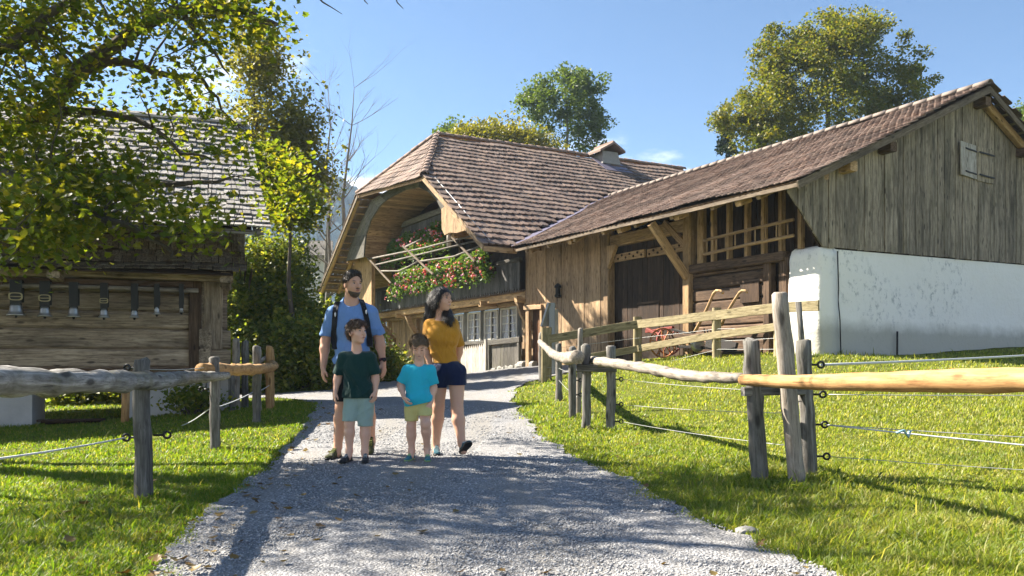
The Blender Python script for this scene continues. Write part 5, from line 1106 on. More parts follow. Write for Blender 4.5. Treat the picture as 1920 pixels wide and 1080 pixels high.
def sdf_mesh(name, prims, h, mat, clip=None, disp=None):
    lo = np.min([p[1] for p in prims if p[3] > 0], 0); hi = np.max([p[2] for p in prims if p[3] > 0], 0); n = np.ceil((hi-lo)/h).astype(int)+1
    ax = [lo[i]+h*np.arange(n[i]) for i in range(3)]; D = np.full(tuple(n), .2)
    for f, a, b, k in prims:
        i0 = np.clip(np.floor((a-lo)/h).astype(int), 0, n-1); i1 = np.clip(np.ceil((b-lo)/h).astype(int)+1, 1, n); s = tuple(slice(x, y) for x, y in zip(i0, i1))
        P = np.stack(np.meshgrid(*[ax[i][s[i]] for i in range(3)], indexing='ij'), -1); d = f(P)
        D[s] = smin(D[s], d, k) if k > 0 else -smin(-D[s], d, -k)
    P = None
    if clip is not None or disp is not None:
        P = np.stack(np.meshgrid(*ax, indexing='ij'), -1)
        if disp is not None: D = D+disp(P)
        if clip is not None: D = np.maximum(D, clip(P))
    D[0], D[-1], D[:, 0], D[:, -1], D[:, :, 0], D[:, :, -1] = .2, .2, .2, .2, .2, .2
    S = D < 0; c = sum(S[i:n[0]-1+i, j:n[1]-1+j, k:n[2]-1+k].astype(np.int8) for i in (0, 1) for j in (0, 1) for k in (0, 1)); act = (c > 0) & (c < 8)
    idx = -np.ones(act.shape, np.int64); idx[act] = np.arange(act.sum()); I = np.argwhere(act); pos = np.zeros((len(I), 3)); cnt = np.zeros(len(I))
    for ax_ in range(3):
        for u in (0, 1):
            for v in (0, 1):
                o = [0, 0, 0]; oth = [a for a in range(3) if a != ax_]; o[oth[0]] = u; o[oth[1]] = v; o2 = list(o); o2[ax_] = 1
                a = D[I[:, 0]+o[0], I[:, 1]+o[1], I[:, 2]+o[2]]; b = D[I[:, 0]+o2[0], I[:, 1]+o2[1], I[:, 2]+o2[2]]; m = (a < 0) != (b < 0); t = np.where(m, a/np.where(m, a-b, 1), 0)
                p = np.zeros((len(I), 3)); p[:] = o; p[:, ax_] = t; pos[m] += p[m]; cnt[m] += 1
    V = lo+h*(I+pos/cnt[:, None]); F = []
    for ax_ in range(3):
        sl0 = [slice(1, -1)]*3; sl0[ax_] = slice(0, -1); sl1 = [slice(1, -1)]*3; sl1[ax_] = slice(1, None)
        a = S[tuple(sl0)]; b = S[tuple(sl1)]; m = a != b; E = np.argwhere(m); E = E+np.array([0 if i == ax_ else 1 for i in range(3)]); oth = [(ax_+1) % 3, (ax_+2) % 3]
        q = []
        for (u, v) in ((-1, -1), (0, -1), (0, 0), (-1, 0)):
            e = E.copy(); e[:, oth[0]] += u; e[:, oth[1]] += v; q.append(idx[e[:, 0], e[:, 1], e[:, 2]])
        q = np.stack(q, 1); flip = ~a[m]; q[flip] = q[flip][:, ::-1]; F.append(q)
    F = np.concatenate(F); F = F[(F >= 0).all(1)]
    return mesh_np(name, V, F, mat, True)
def ball(c, r, R, mat, name, parent):
    n, m_ = 10, 14; V = []; F = []; R = [Vector(x) for x in R]
    for i in range(n+1):
        t = PI*i/n
        for j in range(m_): a = 2*PI*j/m_; V.append(Vector(c)+R[0]*(r[0]*math.sin(t)*math.cos(a))+R[1]*(r[1]*math.sin(t)*math.sin(a))+R[2]*(r[2]*math.cos(t)))
    for i in range(n):
        for j in range(m_): F.append((i*m_+j, i*m_+(j+1) % m_, (i+1)*m_+(j+1) % m_, (i+1)*m_+j))
    return new_obj(name, mesh_pd(name, V, F, M[mat] if isinstance(mat, str) else mat, True), None, parent)
def hand(w, d, side, s, curl=.45):
    """prims of a hand hanging from the wrist w along d; side: +1 when the thumb points towards +x of the picture"""
    d = Vector(d).normalized(); t = (Vector((side*.35, -.94, 0))); t = (t-d*t.dot(d)).normalized(); nrm = d.cross(t).normalized()
    if nrm.x*side > 0: pass
    inn = Vector((side, 0, 0)); inn = (inn-d*inn.dot(d)-t*inn.dot(t)); inn = inn.normalized() if inn.length > 1e-3 else nrm
    w = Vector(w); pr = []
    for i, o in enumerate((.028, .010, -.009, -.027)):
        o *= s; base = w+d*(.085*s)+t*o; pr.append(cap(w+d*.015*s+t*o*.5, base, .017*s, .0135*s, .016*s))
        L = (.072, .08, .075, .058)[i]*s; k1 = base+(d+inn*curl*.5).normalized()*L*.45; k2 = k1+(d*.9+inn*curl).normalized()*L*.32; k3 = k2+(d*.55+inn*curl*1.5).normalized()*L*.26
        for a, b, r0, r1 in ((base, k1, .0098, .0092), (k1, k2, .0092, .0082), (k2, k3, .0082, .007)): pr.append(cap(a, b, r0*s, r1*s, .003*s))
    th0 = w+d*.03*s+t*.02*s; th1 = w+d*.06*s+t*.045*s+inn*.015*s; th2 = th1+(d*.9+t*.25+inn*.35).normalized()*.032*s; th3 = th2+(d+inn*.3).normalized()*.024*s
    pr += [cap(th0, th1, .0165*s, .0115*s, .012*s), cap(th1, th2, .011*s, .0098*s, .004*s), cap(th2, th3, .0098*s, .008*s, .004*s)]
    return pr
def shoe_mesh(col, sole, name):
    X = lambda x, y, z: (x, y, z)
    up = [ell(X(.20, 0, .085), (.17, .125, .10), k=.06), ell(X(.52, .0, .10), (.26, .13, .12), k=.08), ell(X(.80, 0, .065), (.19, .14, .085), k=.08), cap(X(.2, 0, .1), X(.16, 0, .34), .115, .13, .06), cap(X(.5, 0, .14), X(.24, 0, .32), .085, .09, .06), sub(cap(X(.17, 0, .30), X(.165, 0, .5), .085, .1, .02))]
    u = sdf_mesh(name, up, .022, col, clip=lambda P: np.maximum(.03-P[..., 2], P[..., 2]-.42))
    so = [ell(X(.21, 0, .03), (.22, .145, .13), k=.08), ell(X(.5, 0, .03), (.3, .135, .13), k=.08), ell(X(.78, 0, .03), (.23, .155, .13), k=.08)]
    s_ = sdf_mesh('sole', so, .022, sole, clip=lambda P: np.maximum(-.035-P[..., 2]+.05*np.clip(P[..., 0]-.8, 0, 1), P[..., 2]-.055))
    return u, s_
def shoes(P, pairs, L, col, sole, trim):
    u, s_ = shoe_mesh(col, sole, 'shoe')
    for heel, toe, upv in pairs:
        Mx = frame(heel, Vector(toe)-Vector(heel), upv)@Matrix.Diagonal((L, L, L, 1)); o = new_obj('shoe', u, None, P, Mx); new_obj('sole', s_, None, o, Mx)
        for k in range(4): a = Mx@Vector((.64-.08*k, -.07, .185+.035*k)); b = Mx@Vector((.64-.08*k, .07, .185+.035*k)); beam('lace', a, b, .012*L/.28, .012*L/.28, trim, o, upv, 1, 0)
def face(hc, hh, yaw, pitch=0, roll=0):
    f = Vector((math.sin(yaw)*math.cos(pitch), -math.cos(yaw)*math.cos(pitch), math.sin(pitch))); r = Vector((math.cos(yaw), math.sin(yaw), 0)); u = r.cross(f)*-1; u = f.cross(r)*-1
    if u.z < 0: u = -u
    r = Matrix.Rotation(roll, 3, f)@r; u = Matrix.Rotation(roll, 3, f)@u
    return lambda x, y, z: Vector(hc)+r*(x*hh)+f*(y*hh)+u*(z*hh), (r, f, u)
def head_prims(X, R, hh, female=0, child=0):
    e = lambda c, r, k=.05: ell(X(*c), [q*hh for q in r], R, k*hh)
    jw = .225 if female else (.235 if child else .255)
    p = [e((0, -.03, .15), (.325, .40, .355)), e((0, .13, -.14), (jw, .24, .33), .12), ell(X(0, .25, -.40), [(.10 if not female else .085)*hh, .09*hh, .085*hh], R, .08*hh),
         e((-.15, .24, -.10), (.11, .10, .12), .08), e((.15, .24, -.10), (.11, .10, .12), .08), cap(X(-.13, .335, .115), X(.13, .335, .115), .05*hh, .05*hh, .05*hh),
         cap(X(0, .365, .06), X(0, .455, -.10), .03*hh, .05*hh, .035*hh), e((-.045, .40, -.115), (.035, .04, .03), .03), e((.045, .40, -.115), (.035, .04, .03), .03), e((0, .365, -.25), (.095, .035, .05), .04)]
    for s in (-1, 1): p.append(sub(e((s*.135, .43, .025), (.075, .065, .05), .05))); p.append(e((s*.325, -.03, -.03), (.03, .085, .125), .03))
    return p
def face_parts(P, X, R, hh, brow, lip=(.085, .02, .026), closed=False, teeth=False, iris='eye'):
    for s in (-1, 1):
        if not closed:
            w = ball(X(s*.135, .338, .028), [.05*hh, .030*hh, .022*hh], R, 'eye_white', 'eye', P); ball(X(s*.135, .351, .029), [.026*hh, .021*hh, .023*hh], R, iris, 'iris', w); ball(X(s*.135, .343, .052), [.062*hh, .032*hh, .011*hh], R, brow, 'eyelashes', P)
        else: ball(X(s*.135, .345, .0), [.062*hh, .03*hh, .012*hh], R, brow, 'eyelashes', P)
        ball(X(s*.145, .366, .118), [.095*hh, .028*hh, .017*hh], R, brow, 'eyebrow', P)
    ball(X(0, .392, -.245), [q*hh for q in lip], R, 'lip', 'lips', P)
    if teeth: ball(X(0, .402, -.24), [.045*hh, .016*hh, .010*hh], R, 'teeth', 'teeth', P)
def limb(a, m, b, r, k=.03):
    """two tapering segments with a muscle swell"""
    a, m, b = Vector(a), Vector(m), Vector(b); c = m.lerp(b, .3)
    pr = [cap(a, m, r[0], r[1], k), cap(m, c, r[1], r[2], k), cap(c, b, r[2], r[3], k)]
    if r[0] > .059: pr += [cap(m+Vector((0, -.018, .012)), m+Vector((0, -.016, -.012)), r[1]*.72, r[1]*.66, .02), cap(m+Vector((0, .02, -.06)), m.lerp(b, .45)+Vector((0, .018, 0)), r[2]*.75, r[2]*.7, .03)]
    return pr
def strands(amp, f1=160, f2=40): return lambda P: amp*np.sin(P[..., 0]*f1+3*np.sin(P[..., 2]*f2))*np.sin(P[..., 1]*f1*.8+2*np.sin(P[..., 2]*f2*1.3))
def folds(amp, sc=1.0, top=9.0):
    """creases hanging from the shoulders and gathering above the hem"""
    def f(P):
        x, y, z = P[..., 0]*sc, P[..., 1]*sc, P[..., 2]*sc; w = .06*np.sin(z*7+x*5)+.04*np.sin(x*13+1.7*np.sin(z*5))
        a = 1-np.abs(np.sin((x*1.0+z*.55+w)*24)); b = 1-np.abs(np.sin((x*.75-z*.8+w*1.4+y*.5)*19+1.3)); c = np.sin((z+w)*33+4*np.sin(x*7))
        return np.clip((top-P[..., 2])/.16, .12, 1)*(-amp)*(.95*a**3*(.5+.5*np.sin(z*9+x*4))+.95*b**3*(.5+.5*np.sin(z*7-x*11+2))-.45*c)
    return f
def tufts(P, hair, n, L, w, comb, mat, lift=.22):
    """short strands standing off the hair surface, combed along `comb`"""
    me = hair.data; nv = len(me.vertices); co = np.empty(nv*3, 'f4'); me.vertices.foreach_get('co', co); co = co.reshape(-1, 3); no = np.empty(nv*3, 'f4'); me.vertices.foreach_get('normal', no); no = no.reshape(-1, 3)
    k = rng.integers(0, nv, n); p = co[k]; m = no[k]; d = np.array(comb)[None]+rng.normal(0, .45 if lift > .1 else .16, (n, 3)); d -= m*(d*m).sum(1)[:, None]; d /= np.linalg.norm(d, axis=1)[:, None]+1e-6; s = np.cross(m, d)
    l = L*(.5+rng.random(n))[:, None]; q0 = p-m*.002; q1 = p+d*l*.5+m*l*lift; q2 = p+d*l+m*l*lift*.7; ww = w*(.6+.8*rng.random(n))[:, None]
    V = np.stack([q0-s*ww, q0+s*ww, q1-s*ww*.8, q1+s*ww*.8, q2], 1).reshape(-1, 3); F = (np.array([(0, 1, 3), (0, 3, 2), (2, 3, 4)])[None]+(np.arange(n)*5)[:, None, None]).reshape(-1, 3)
    tag(new_obj('hair_strands', mesh_np('hair_strands', V, F, mat), None, hair), kind='stuff')
def ribbon(name, prims, pts, w, th, mat, parent):
    """a strap lying on the front of a surface"""
    V = []; F = []
    def hit(px, py):
        Ys = np.linspace(pts[0][2]-.35, pts[0][2]+.12, 240); P = np.stack([(px-960)/FP*Ys, Ys, EYE+(HZ-py)/FP*Ys], -1); D = sdf_at(prims, P); k = np.nonzero(D < 0)[0]; return Ys[k[0]] if len(k) else None
    last = pts[0][2]-.1
    for (px, py, Y) in pts:
        hw = w/2/Y*FP
        y0 = hit(px-hw, py); y1 = hit(px+hw, py); y0 = y0 or y1 or last; y1 = y1 or y0; last = min(y0, y1); y0 = min(y0, last+.03); y1 = min(y1, last+.03)
        a, b = at(px-hw, py, y0), at(px+hw, py, y1); o = Vector((0, -1, .15))*th; V += [a+o, b+o, b-o*1.5, a-o*1.5]
    for i in range(len(pts)-1):
        for j in range(4): a = i*4+j; b = i*4+(j+1) % 4; F.append((a, b, b+4, a+4))
    F += [(3, 2, 1, 0), tuple((len(pts)-1)*4+j for j in range(4))]
    return new_obj(name, mesh_pd(name, V, F, mat, False), None, parent)

def build_man():
    Y = 8.36; s = 1.0; P = thing('person', (-1.6, Y, gz(-1.6, Y)), 'bearded man in a light blue t-shirt with backpack straps looking right', 'person')
    j = lambda px, py, d=0: at(px, py, Y+d); hc = j(661, 534, -.02); hh = .245; X, R = face(hc, hh, math.radians(42), .0)
    SL, SRr, NB = j(625, 589), j(694, 587), j(658, 568, .02); EL, ERr, WL, WR = j(610, 640, .03), j(711, 636, .04), j(606, 688, -.03), j(718, 678, -.01)
    HL, HR = j(644, 694), j(683, 694); KL, KR = j(641, 762, -.05), j(690, 764, .06); AL, AR = j(633, 838, -.06), j(696, 826, .24)
    tor = lambda g: [ell(j(660, 610, .01), (.185+g, .115+g, .17+g), k=.06), ell(j(660, 655, .0), (.152+g, .105+g, .16+g), k=.06), ell(j(662, 690, .01), (.165+g, .115+g, .12+g), k=.06), cap(SL, SRr, .052+g, .052+g, .05), cap(j(657, 590, .02), NB, .085+g, .06+g, .04), cap(NB, Vector(SL).lerp(NB, .35)+ZZ*.012, .045+g, .042+g, .05), cap(NB, Vector(SRr).lerp(NB, .35)+ZZ*.012, .045+g, .042+g, .05)]
    body = tor(0)+limb(SL, EL, WL, (.058, .044, .045, .029))+limb(SRr, ERr, WR, (.058, .044, .045, .029))+hand(WL, j(606, 716, -.07)-WL, 1, 1.0)+hand(WR, j(721, 706, -.05)-WR, -1, 1.0)
    body += limb(HL, KL, AL, (.09, .06, .063, .04))+limb(HR, KR, AR, (.09, .06, .063, .04))+[cap(AL, j(632, 852, -.1), .038, .034), cap(AR, j(696, 838, .15), .038, .034)]
    body += head_prims(X, R, hh)+[cap(X(0, -.08, -.25), NB, .06, .066, .03)]
    b = new_obj('body', sdf_mesh('body', body, .0062, M['skin_man']), None, P)
    dS = (EL-SL); dR = (ERr-SRr); g = .016
    sh = tor(g)+[cap(SL, EL, .072, .066, .03, [(SL+dS*.80, dS.normalized())]), cap(SRr, ERr, .072, .066, .03, [(SRr+dR*.82, dR.normalized())]), ell(j(661, 672, 0), (.182, .138, .07), k=.05)]+[sub(ell(j(659, 563, -.05), (.082, .10, .06), k=.01))]
    zh = j(0, 683).z; new_obj('t_shirt', sdf_mesh('t_shirt', sh, .008, fabric('blue_tshirt', (.13, .24, .47), heather=.25), clip=lambda P_: zh-P_[..., 2], disp=folds(.014, 1, j(0, 600).z)), None, P)
    pants = [ell(j(663, 692, .01), (.178, .13, .13), k=.05)]+[cap(HL, KL, .105, .088, .04), cap(HR, KR, .105, .088, .04)]; zk = j(0, 752).z
    new_obj('shorts', sdf_mesh('shorts', pants, .009, fabric('black_shorts', (.012, .013, .017)), clip=lambda P_: np.maximum(zk-P_[..., 2], P_[..., 2]-j(0, 676).z), disp=folds(.0055)), None, P)
    hair = [ell(X(0, -.04, .17), [.345*hh, .425*hh, .385*hh], R, .03), ell(X(0, .10, .38), [.26*hh, .27*hh, .17*hh], R, .03)]
    cutp = lambda P_: -((P_-A3(X(0, 0, 0)))@A3(R[2])-.95*((P_-A3(X(0, 0, 0)))@A3(R[1]))-.035*hh+.30*np.abs((P_-A3(X(0, 0, 0)))@A3(R[0])))/1.3
    ho = new_obj('hair', sdf_mesh('hair', hair, .006, M['hair_dark'], clip=lambda P_: np.maximum(cutp(P_), -((P_-A3(X(0, 0, -.22)))@A3(R[2]))), disp=strands(.009, 190, 50)), None, P); tufts(P, ho, 3200, .02, .0011, R[1]*.5+R[2]*.5, M['hair_dark'])
    be = [ell(X(0, .125, -.17), [.268*hh, .262*hh, .345*hh], R, .03), ell(X(0, .25, -.40), [.125*hh, .115*hh, .105*hh], R, .03)]
    cb = lambda P_: np.maximum(((P_-A3(X(0, .2, -.27)))@A3(R[2]+R[1]*.38))/1.07, -((P_-A3(X(0, -.06, 0)))@A3(R[1]-R[2]*.2)))
    new_obj('beard', sdf_mesh('beard', be, .006, hairmat('beard', (.03, .018, .012), (.11, .07, .045)), clip=cb, disp=strands(.003, 300)), None, P)
    ball(X(0, .405, -.185), [.10*hh, .02*hh, .022*hh], R, 'hair_dark', 'moustache', P)
    face_parts(P, X, R, hh, 'hair_dark')
    wd = (WR-ERr).normalized(); tb = tube_geo([WR-wd*.03, WR-wd*.005], .037, 14); m_ = MB(); m_.add(tb); wt = m_.build('wristwatch', fabric('plum_strap', (.07, .02, .035)), P, True); ball(WR-wd*.018+Vector((.02, -.03, 0)), [.02, .012, .02], (Vector((1, 0, 0)), Vector((0, 1, 0)), ZZ), 'black', 'dial', wt)
    gy = gz(-1.7, Y-.1); shoes(P, [((AL.x+.01, AL.y+.07, gz(AL.x, AL.y)+.03), (AL.x-.06, AL.y-.2, gz(AL.x, AL.y-.2)+.03), ZZ), ((AR.x, AR.y+.06, gz(AR.x, AR.y)+.15), (AR.x+.01, AR.y-.17, gz(AR.x, AR.y-.2)+.035), Vector((0, -.5, .86)))], .29, fabric('olive_shoe', (.06, .065, .025)), M['black'], fabric('olive_lace', (.2, .22, .05)))
    bp = thing('backpack', j(660, 640, .22), 'black hiking backpack worn by the bearded man, straps over his blue shirt', 'backpack')
    pk = [ell(j(660, 610, .21), (.15, .10, .22), k=.05), ell(j(660, 648, .22), (.16, .12, .16), k=.05), cap(j(640, 580, .17), j(680, 580, .17), .05, .05, .05)]
    new_obj('pack', sdf_mesh('pack', pk, .012, fabric('black_nylon', (.014, .015, .018), rough=.6)), None, bp)
    st = fabric('strap_nylon', (.012, .013, .016), rough=.6)
    a = ribbon('shoulder_strap', sh, [(634, 566, Y+.02), (631, 572, Y), (629, 582, Y), (628, 596, Y), (627, 610, Y), (626, 624, Y), (625.5, 638, Y), (628, 655, Y)], .05, .014, st, bp)
    c = ribbon('shoulder_strap', sh, [(677, 562, Y+.02), (680, 568, Y), (683, 578, Y), (686, 590, Y), (689, 603, Y), (691, 618, Y), (693, 632, Y), (694, 650, Y)], .05, .014, st, bp)
    for (o, x, y) in ((a, 628.5, 590), (c, 687, 585)): ball(at(x, y, Y-.15), [.008, .008, .022], (Vector((1, 0, 0)), Vector((0, 1, 0)), ZZ), 'rope', 'buckle', o)
build_man()
def build_boy1():
    Y = 8.02; P = thing('person', (-1.46, Y, gz(-1.46, Y)), 'boy in a dark green t-shirt and mint shorts looking right', 'person')
    j = lambda px, py, d=0: at(px, py, Y+d); hc = j(669, 624, -.02); hh = .225; X, R = face(hc, hh, math.radians(52), .12)
    SL, SRr, NB = j(645, 670), j(694, 670), j(669, 655, .02); EL, ERr, WL, WR = j(634, 705, .03), j(704, 706, .03), j(629, 733, -.03), j(704, 733, -.02)
    HL, HR = j(660, 752), j(686, 752); KL, KR = j(655, 795, -.03), j(685, 800, .0); AL, AR = j(655, 846, -.02), j(684, 848, -.03)
    tor = lambda g: [ell(j(670, 688, .01), (.125+g, .085+g, .13+g), k=.05), ell(j(670, 722, 0), (.112+g, .083+g, .13+g), k=.05), ell(j(672, 748, .01), (.122+g, .09+g, .09+g), k=.05), cap(SL, SRr, .036+g, .036+g, .04), cap(j(669, 672, .02), NB, .055+g, .042+g, .03)]
    body = tor(0)+limb(SL, EL, WL, (.04, .031, .032, .022))+limb(SRr, ERr, WR, (.04, .031, .032, .022))+hand(WL, j(627, 752, -.05)-WL, 1, .76)+hand(WR, j(702, 753, -.06)-WR, -1, .76, .9)
    body += limb(HL, KL, AL, (.066, .044, .045, .03))+limb(HR, KR, AR, (.066, .044, .045, .03))+[cap(AL, j(653, 858, -.05), .03, .028), cap(AR, j(684, 858, -.05), .03, .028)]+head_prims(X, R, hh, child=1)+[cap(X(0, -.08, -.25), NB, .042, .046, .025)]
    new_obj('body', sdf_mesh('body', body, .0055, M['skin_boy']), None, P)
    dS, dR = EL-SL, ERr-SRr; g = .016
    sh = tor(g)[:-1]+[cap(SL, EL, .054, .06, .025, [(SL+dS*.86, dS.normalized())]), cap(SRr, ERr, .054, .06, .025, [(SRr+dR*.86, dR.normalized())]), ell(j(672, 742, 0), (.145, .115, .10), k=.05), sub(ell(j(669, 650, -.04), (.066, .085, .07), k=.008))]; zh = j(0, 746).z
    new_obj('t_shirt', sdf_mesh('t_shirt', sh, .007, fabric('dark_green_tshirt', (.010, .04, .035)), clip=lambda P_: zh-P_[..., 2], disp=folds(.0125, 1.2, j(0, 680).z)), None, P)
    zk = lambda P_: np.where(P_[..., 0] < j(671, 0).x, j(0, 789).z, j(0, 799).z)-P_[..., 2]
    new_obj('shorts', sdf_mesh('shorts', [ell(j(673, 750, .01), (.132, .10, .10), k=.04), cap(HL, KL, .078, .07, .03), cap(HR, KR, .078, .07, .03)], .007, fabric('mint_shorts', (.30, .41, .37)), clip=lambda P_: np.maximum(zk(P_), P_[..., 2]-j(0, 738).z), disp=folds(.005, 1.3)), None, P)
    hair = [ell(X(0, -.05, .17), [.365*hh, .445*hh, .40*hh], R, .03), ell(X(0, .16, .30), [.28*hh, .26*hh, .16*hh], R, .03), ell(X(0, -.2, -.05), [.30*hh, .25*hh, .26*hh], R, .03)]
    q = lambda P_, v: (P_-A3(X(0, 0, 0)))@A3(v)/hh
    ho = new_obj('hair', sdf_mesh('hair', hair, .0055, M['hair_brown'], clip=lambda P_: hh*np.maximum(-(q(P_, R[2])-np.where(q(P_, R[1]) > .12, .24+.05*np.sin(q(P_, R[0])*11+1)+.12*q(P_, R[0]), -.22+.95*(q(P_, R[1])+.30))), -(q(P_, R[2])+.33)), disp=strands(.008, 95, 28)), None, P); tufts(P, ho, 4500, .036, .0012, R[1]*.5-R[2]*.9, M['hair_brown'], .11)
    face_parts(P, X, R, hh, 'hair_brown', (.07, .016, .024))
    shoes(P, [((AL.x+.01, AL.y+.05, gz(AL.x, AL.y)+.03), (AL.x-.05, AL.y-.16, gz(AL.x, AL.y-.16)+.03), ZZ), ((AR.x, AR.y+.05, gz(AR.x, AR.y)+.03), (AR.x+.03, AR.y-.17, gz(AR.x, AR.y-.17)+.03), ZZ)], .225, fabric('dark_grey_shoe', (.02, .022, .026)), M['black'], fabric('grey_lace', (.3, .32, .33)))
build_boy1()
def build_boy2():
    Y = 8.06; P = thing('person', (-.87, Y, gz(-.87, Y)), 'small boy in a turquoise t-shirt and yellow shorts looking down', 'person')
    j = lambda px, py, d=0: at(px, py, Y+d); hc = j(786, 652, -.03); hh = .215; X, R = face(hc, hh, math.radians(4), -.38, .06)
    SL, SRr, NB = j(764, 694), j(807, 694), j(786, 680, .02); EL, ERr, WL, WR = j(751, 722, .03), j(813, 726, .03), j(757, 744, -.10), j(809, 752, -.03)
    HL, HR = j(773, 766), j(796, 764); KL, KR = j(771, 803, -.02), j(798, 795, -.13); AL, AR = j(772, 846, .0), j(801, 842, -.02)
    tor = lambda g: [ell(j(785, 708, .01), (.112+g, .078+g, .115+g), k=.05), ell(j(784, 738, -.005), (.104+g, .082+g, .115+g), k=.05), ell(j(784, 760, .01), (.112+g, .084+g, .075+g), k=.05), cap(SL, SRr, .033+g, .033+g, .04), cap(j(786, 695, .02), NB, .05+g, .038+g, .03)]
    body = tor(0)+limb(SL, EL, WL, (.037, .029, .029, .02))+limb(SRr, ERr, WR, (.037, .029, .029, .02))+hand(WL, j(764, 756, -.13)-WL, 1, .7, .8)+hand(WR, j(805, 770, -.06)-WR, -1, .7, .9)
    body += limb(HL, KL, AL, (.06, .04, .041, .028))+limb(HR, KR, AR, (.06, .042, .041, .028))+[cap(AL, j(771, 856, -.04), .028, .026), cap(AR, j(801, 853, -.06), .028, .026)]+head_prims(X, R, hh, child=1)+[cap(X(0, -.1, -.2), NB, .04, .042, .025)]
    new_obj('body', sdf_mesh('body', body, .0052, M['skin_boy']), None, P)
    dS, dR = EL-SL, ERr-SRr; g = .015
    sh = tor(g)[:-1]+[cap(SL, EL, .05, .056, .025, [(SL+dS*.82, dS.normalized())]), cap(SRr, ERr, .05, .058, .025, [(SRr+dR*.8, dR.normalized())]), ell(j(785, 752, -.0), (.132, .11, .09), k=.05), sub(ell(j(786, 674, -.04), (.06, .08, .068), k=.008))]
    zh = lambda P_: j(0, 758).z+(P_[..., 0]-j(784, 0).x)*.22-P_[..., 2]
    new_obj('t_shirt', sdf_mesh('t_shirt', sh, .0068, fabric('turquoise_tshirt', (.025, .44, .58)), clip=zh, disp=folds(.0125, 1.3, j(0, 700).z)), None, P)
    zk = lambda P_: np.where(P_[..., 0] < j(785, 0).x, j(0, 789).z, j(0, 778).z)-P_[..., 2]
    new_obj('shorts', sdf_mesh('shorts', [ell(j(784, 760, .01), (.122, .095, .09), k=.04), cap(HL, KL, .072, .062, .03), cap(HR, KR, .072, .064, .03)], .0065, fabric('yellow_shorts', (.58, .52, .20)), clip=lambda P_: np.maximum(zk(P_), P_[..., 2]-j(0, 748).z), disp=folds(.005, 1.3)), None, P)
    hair = [ell(X(0, -.05, .18), [.37*hh, .44*hh, .40*hh], R, .03), ell(X(0, .2, .30), [.29*hh, .24*hh, .17*hh], R, .03)]; q = lambda P_, v: (P_-A3(X(0, 0, 0)))@A3(v)/hh
    ho = new_obj('hair', sdf_mesh('hair', hair, .0055, M['hair_blond'], clip=lambda P_: hh*np.maximum(-(q(P_, R[2])-np.where(q(P_, R[1]) > .1, .29+.05*np.sin(q(P_, R[0])*14), -.14+.8*(q(P_, R[1])+.3))), -(q(P_, R[2])+.24)), disp=strands(.009, 100, 30)), None, P); tufts(P, ho, 4500, .038, .0013, R[1]*.8-R[2]*.3+R[0]*.5, M['hair_blond'], .13)
    face_parts(P, X, R, hh, 'hair_brown', (.07, .016, .02), closed=True)
    shoes(P, [((AL.x+.01, AL.y+.05, gz(AL.x, AL.y)+.03), (AL.x-.04, AL.y-.16, gz(AL.x, AL.y-.16)+.03), ZZ), ((AR.x, AR.y+.04, gz(AR.x, AR.y)+.03), (AR.x+.02, AR.y-.17, gz(AR.x, AR.y-.17)+.03), ZZ)], .205, fabric('teal_shoe', (.03, .17, .2)), fabric('lime_sole', (.25, .36, .15)), fabric('lime_lace', (.3, .5, .2)))
build_boy2()
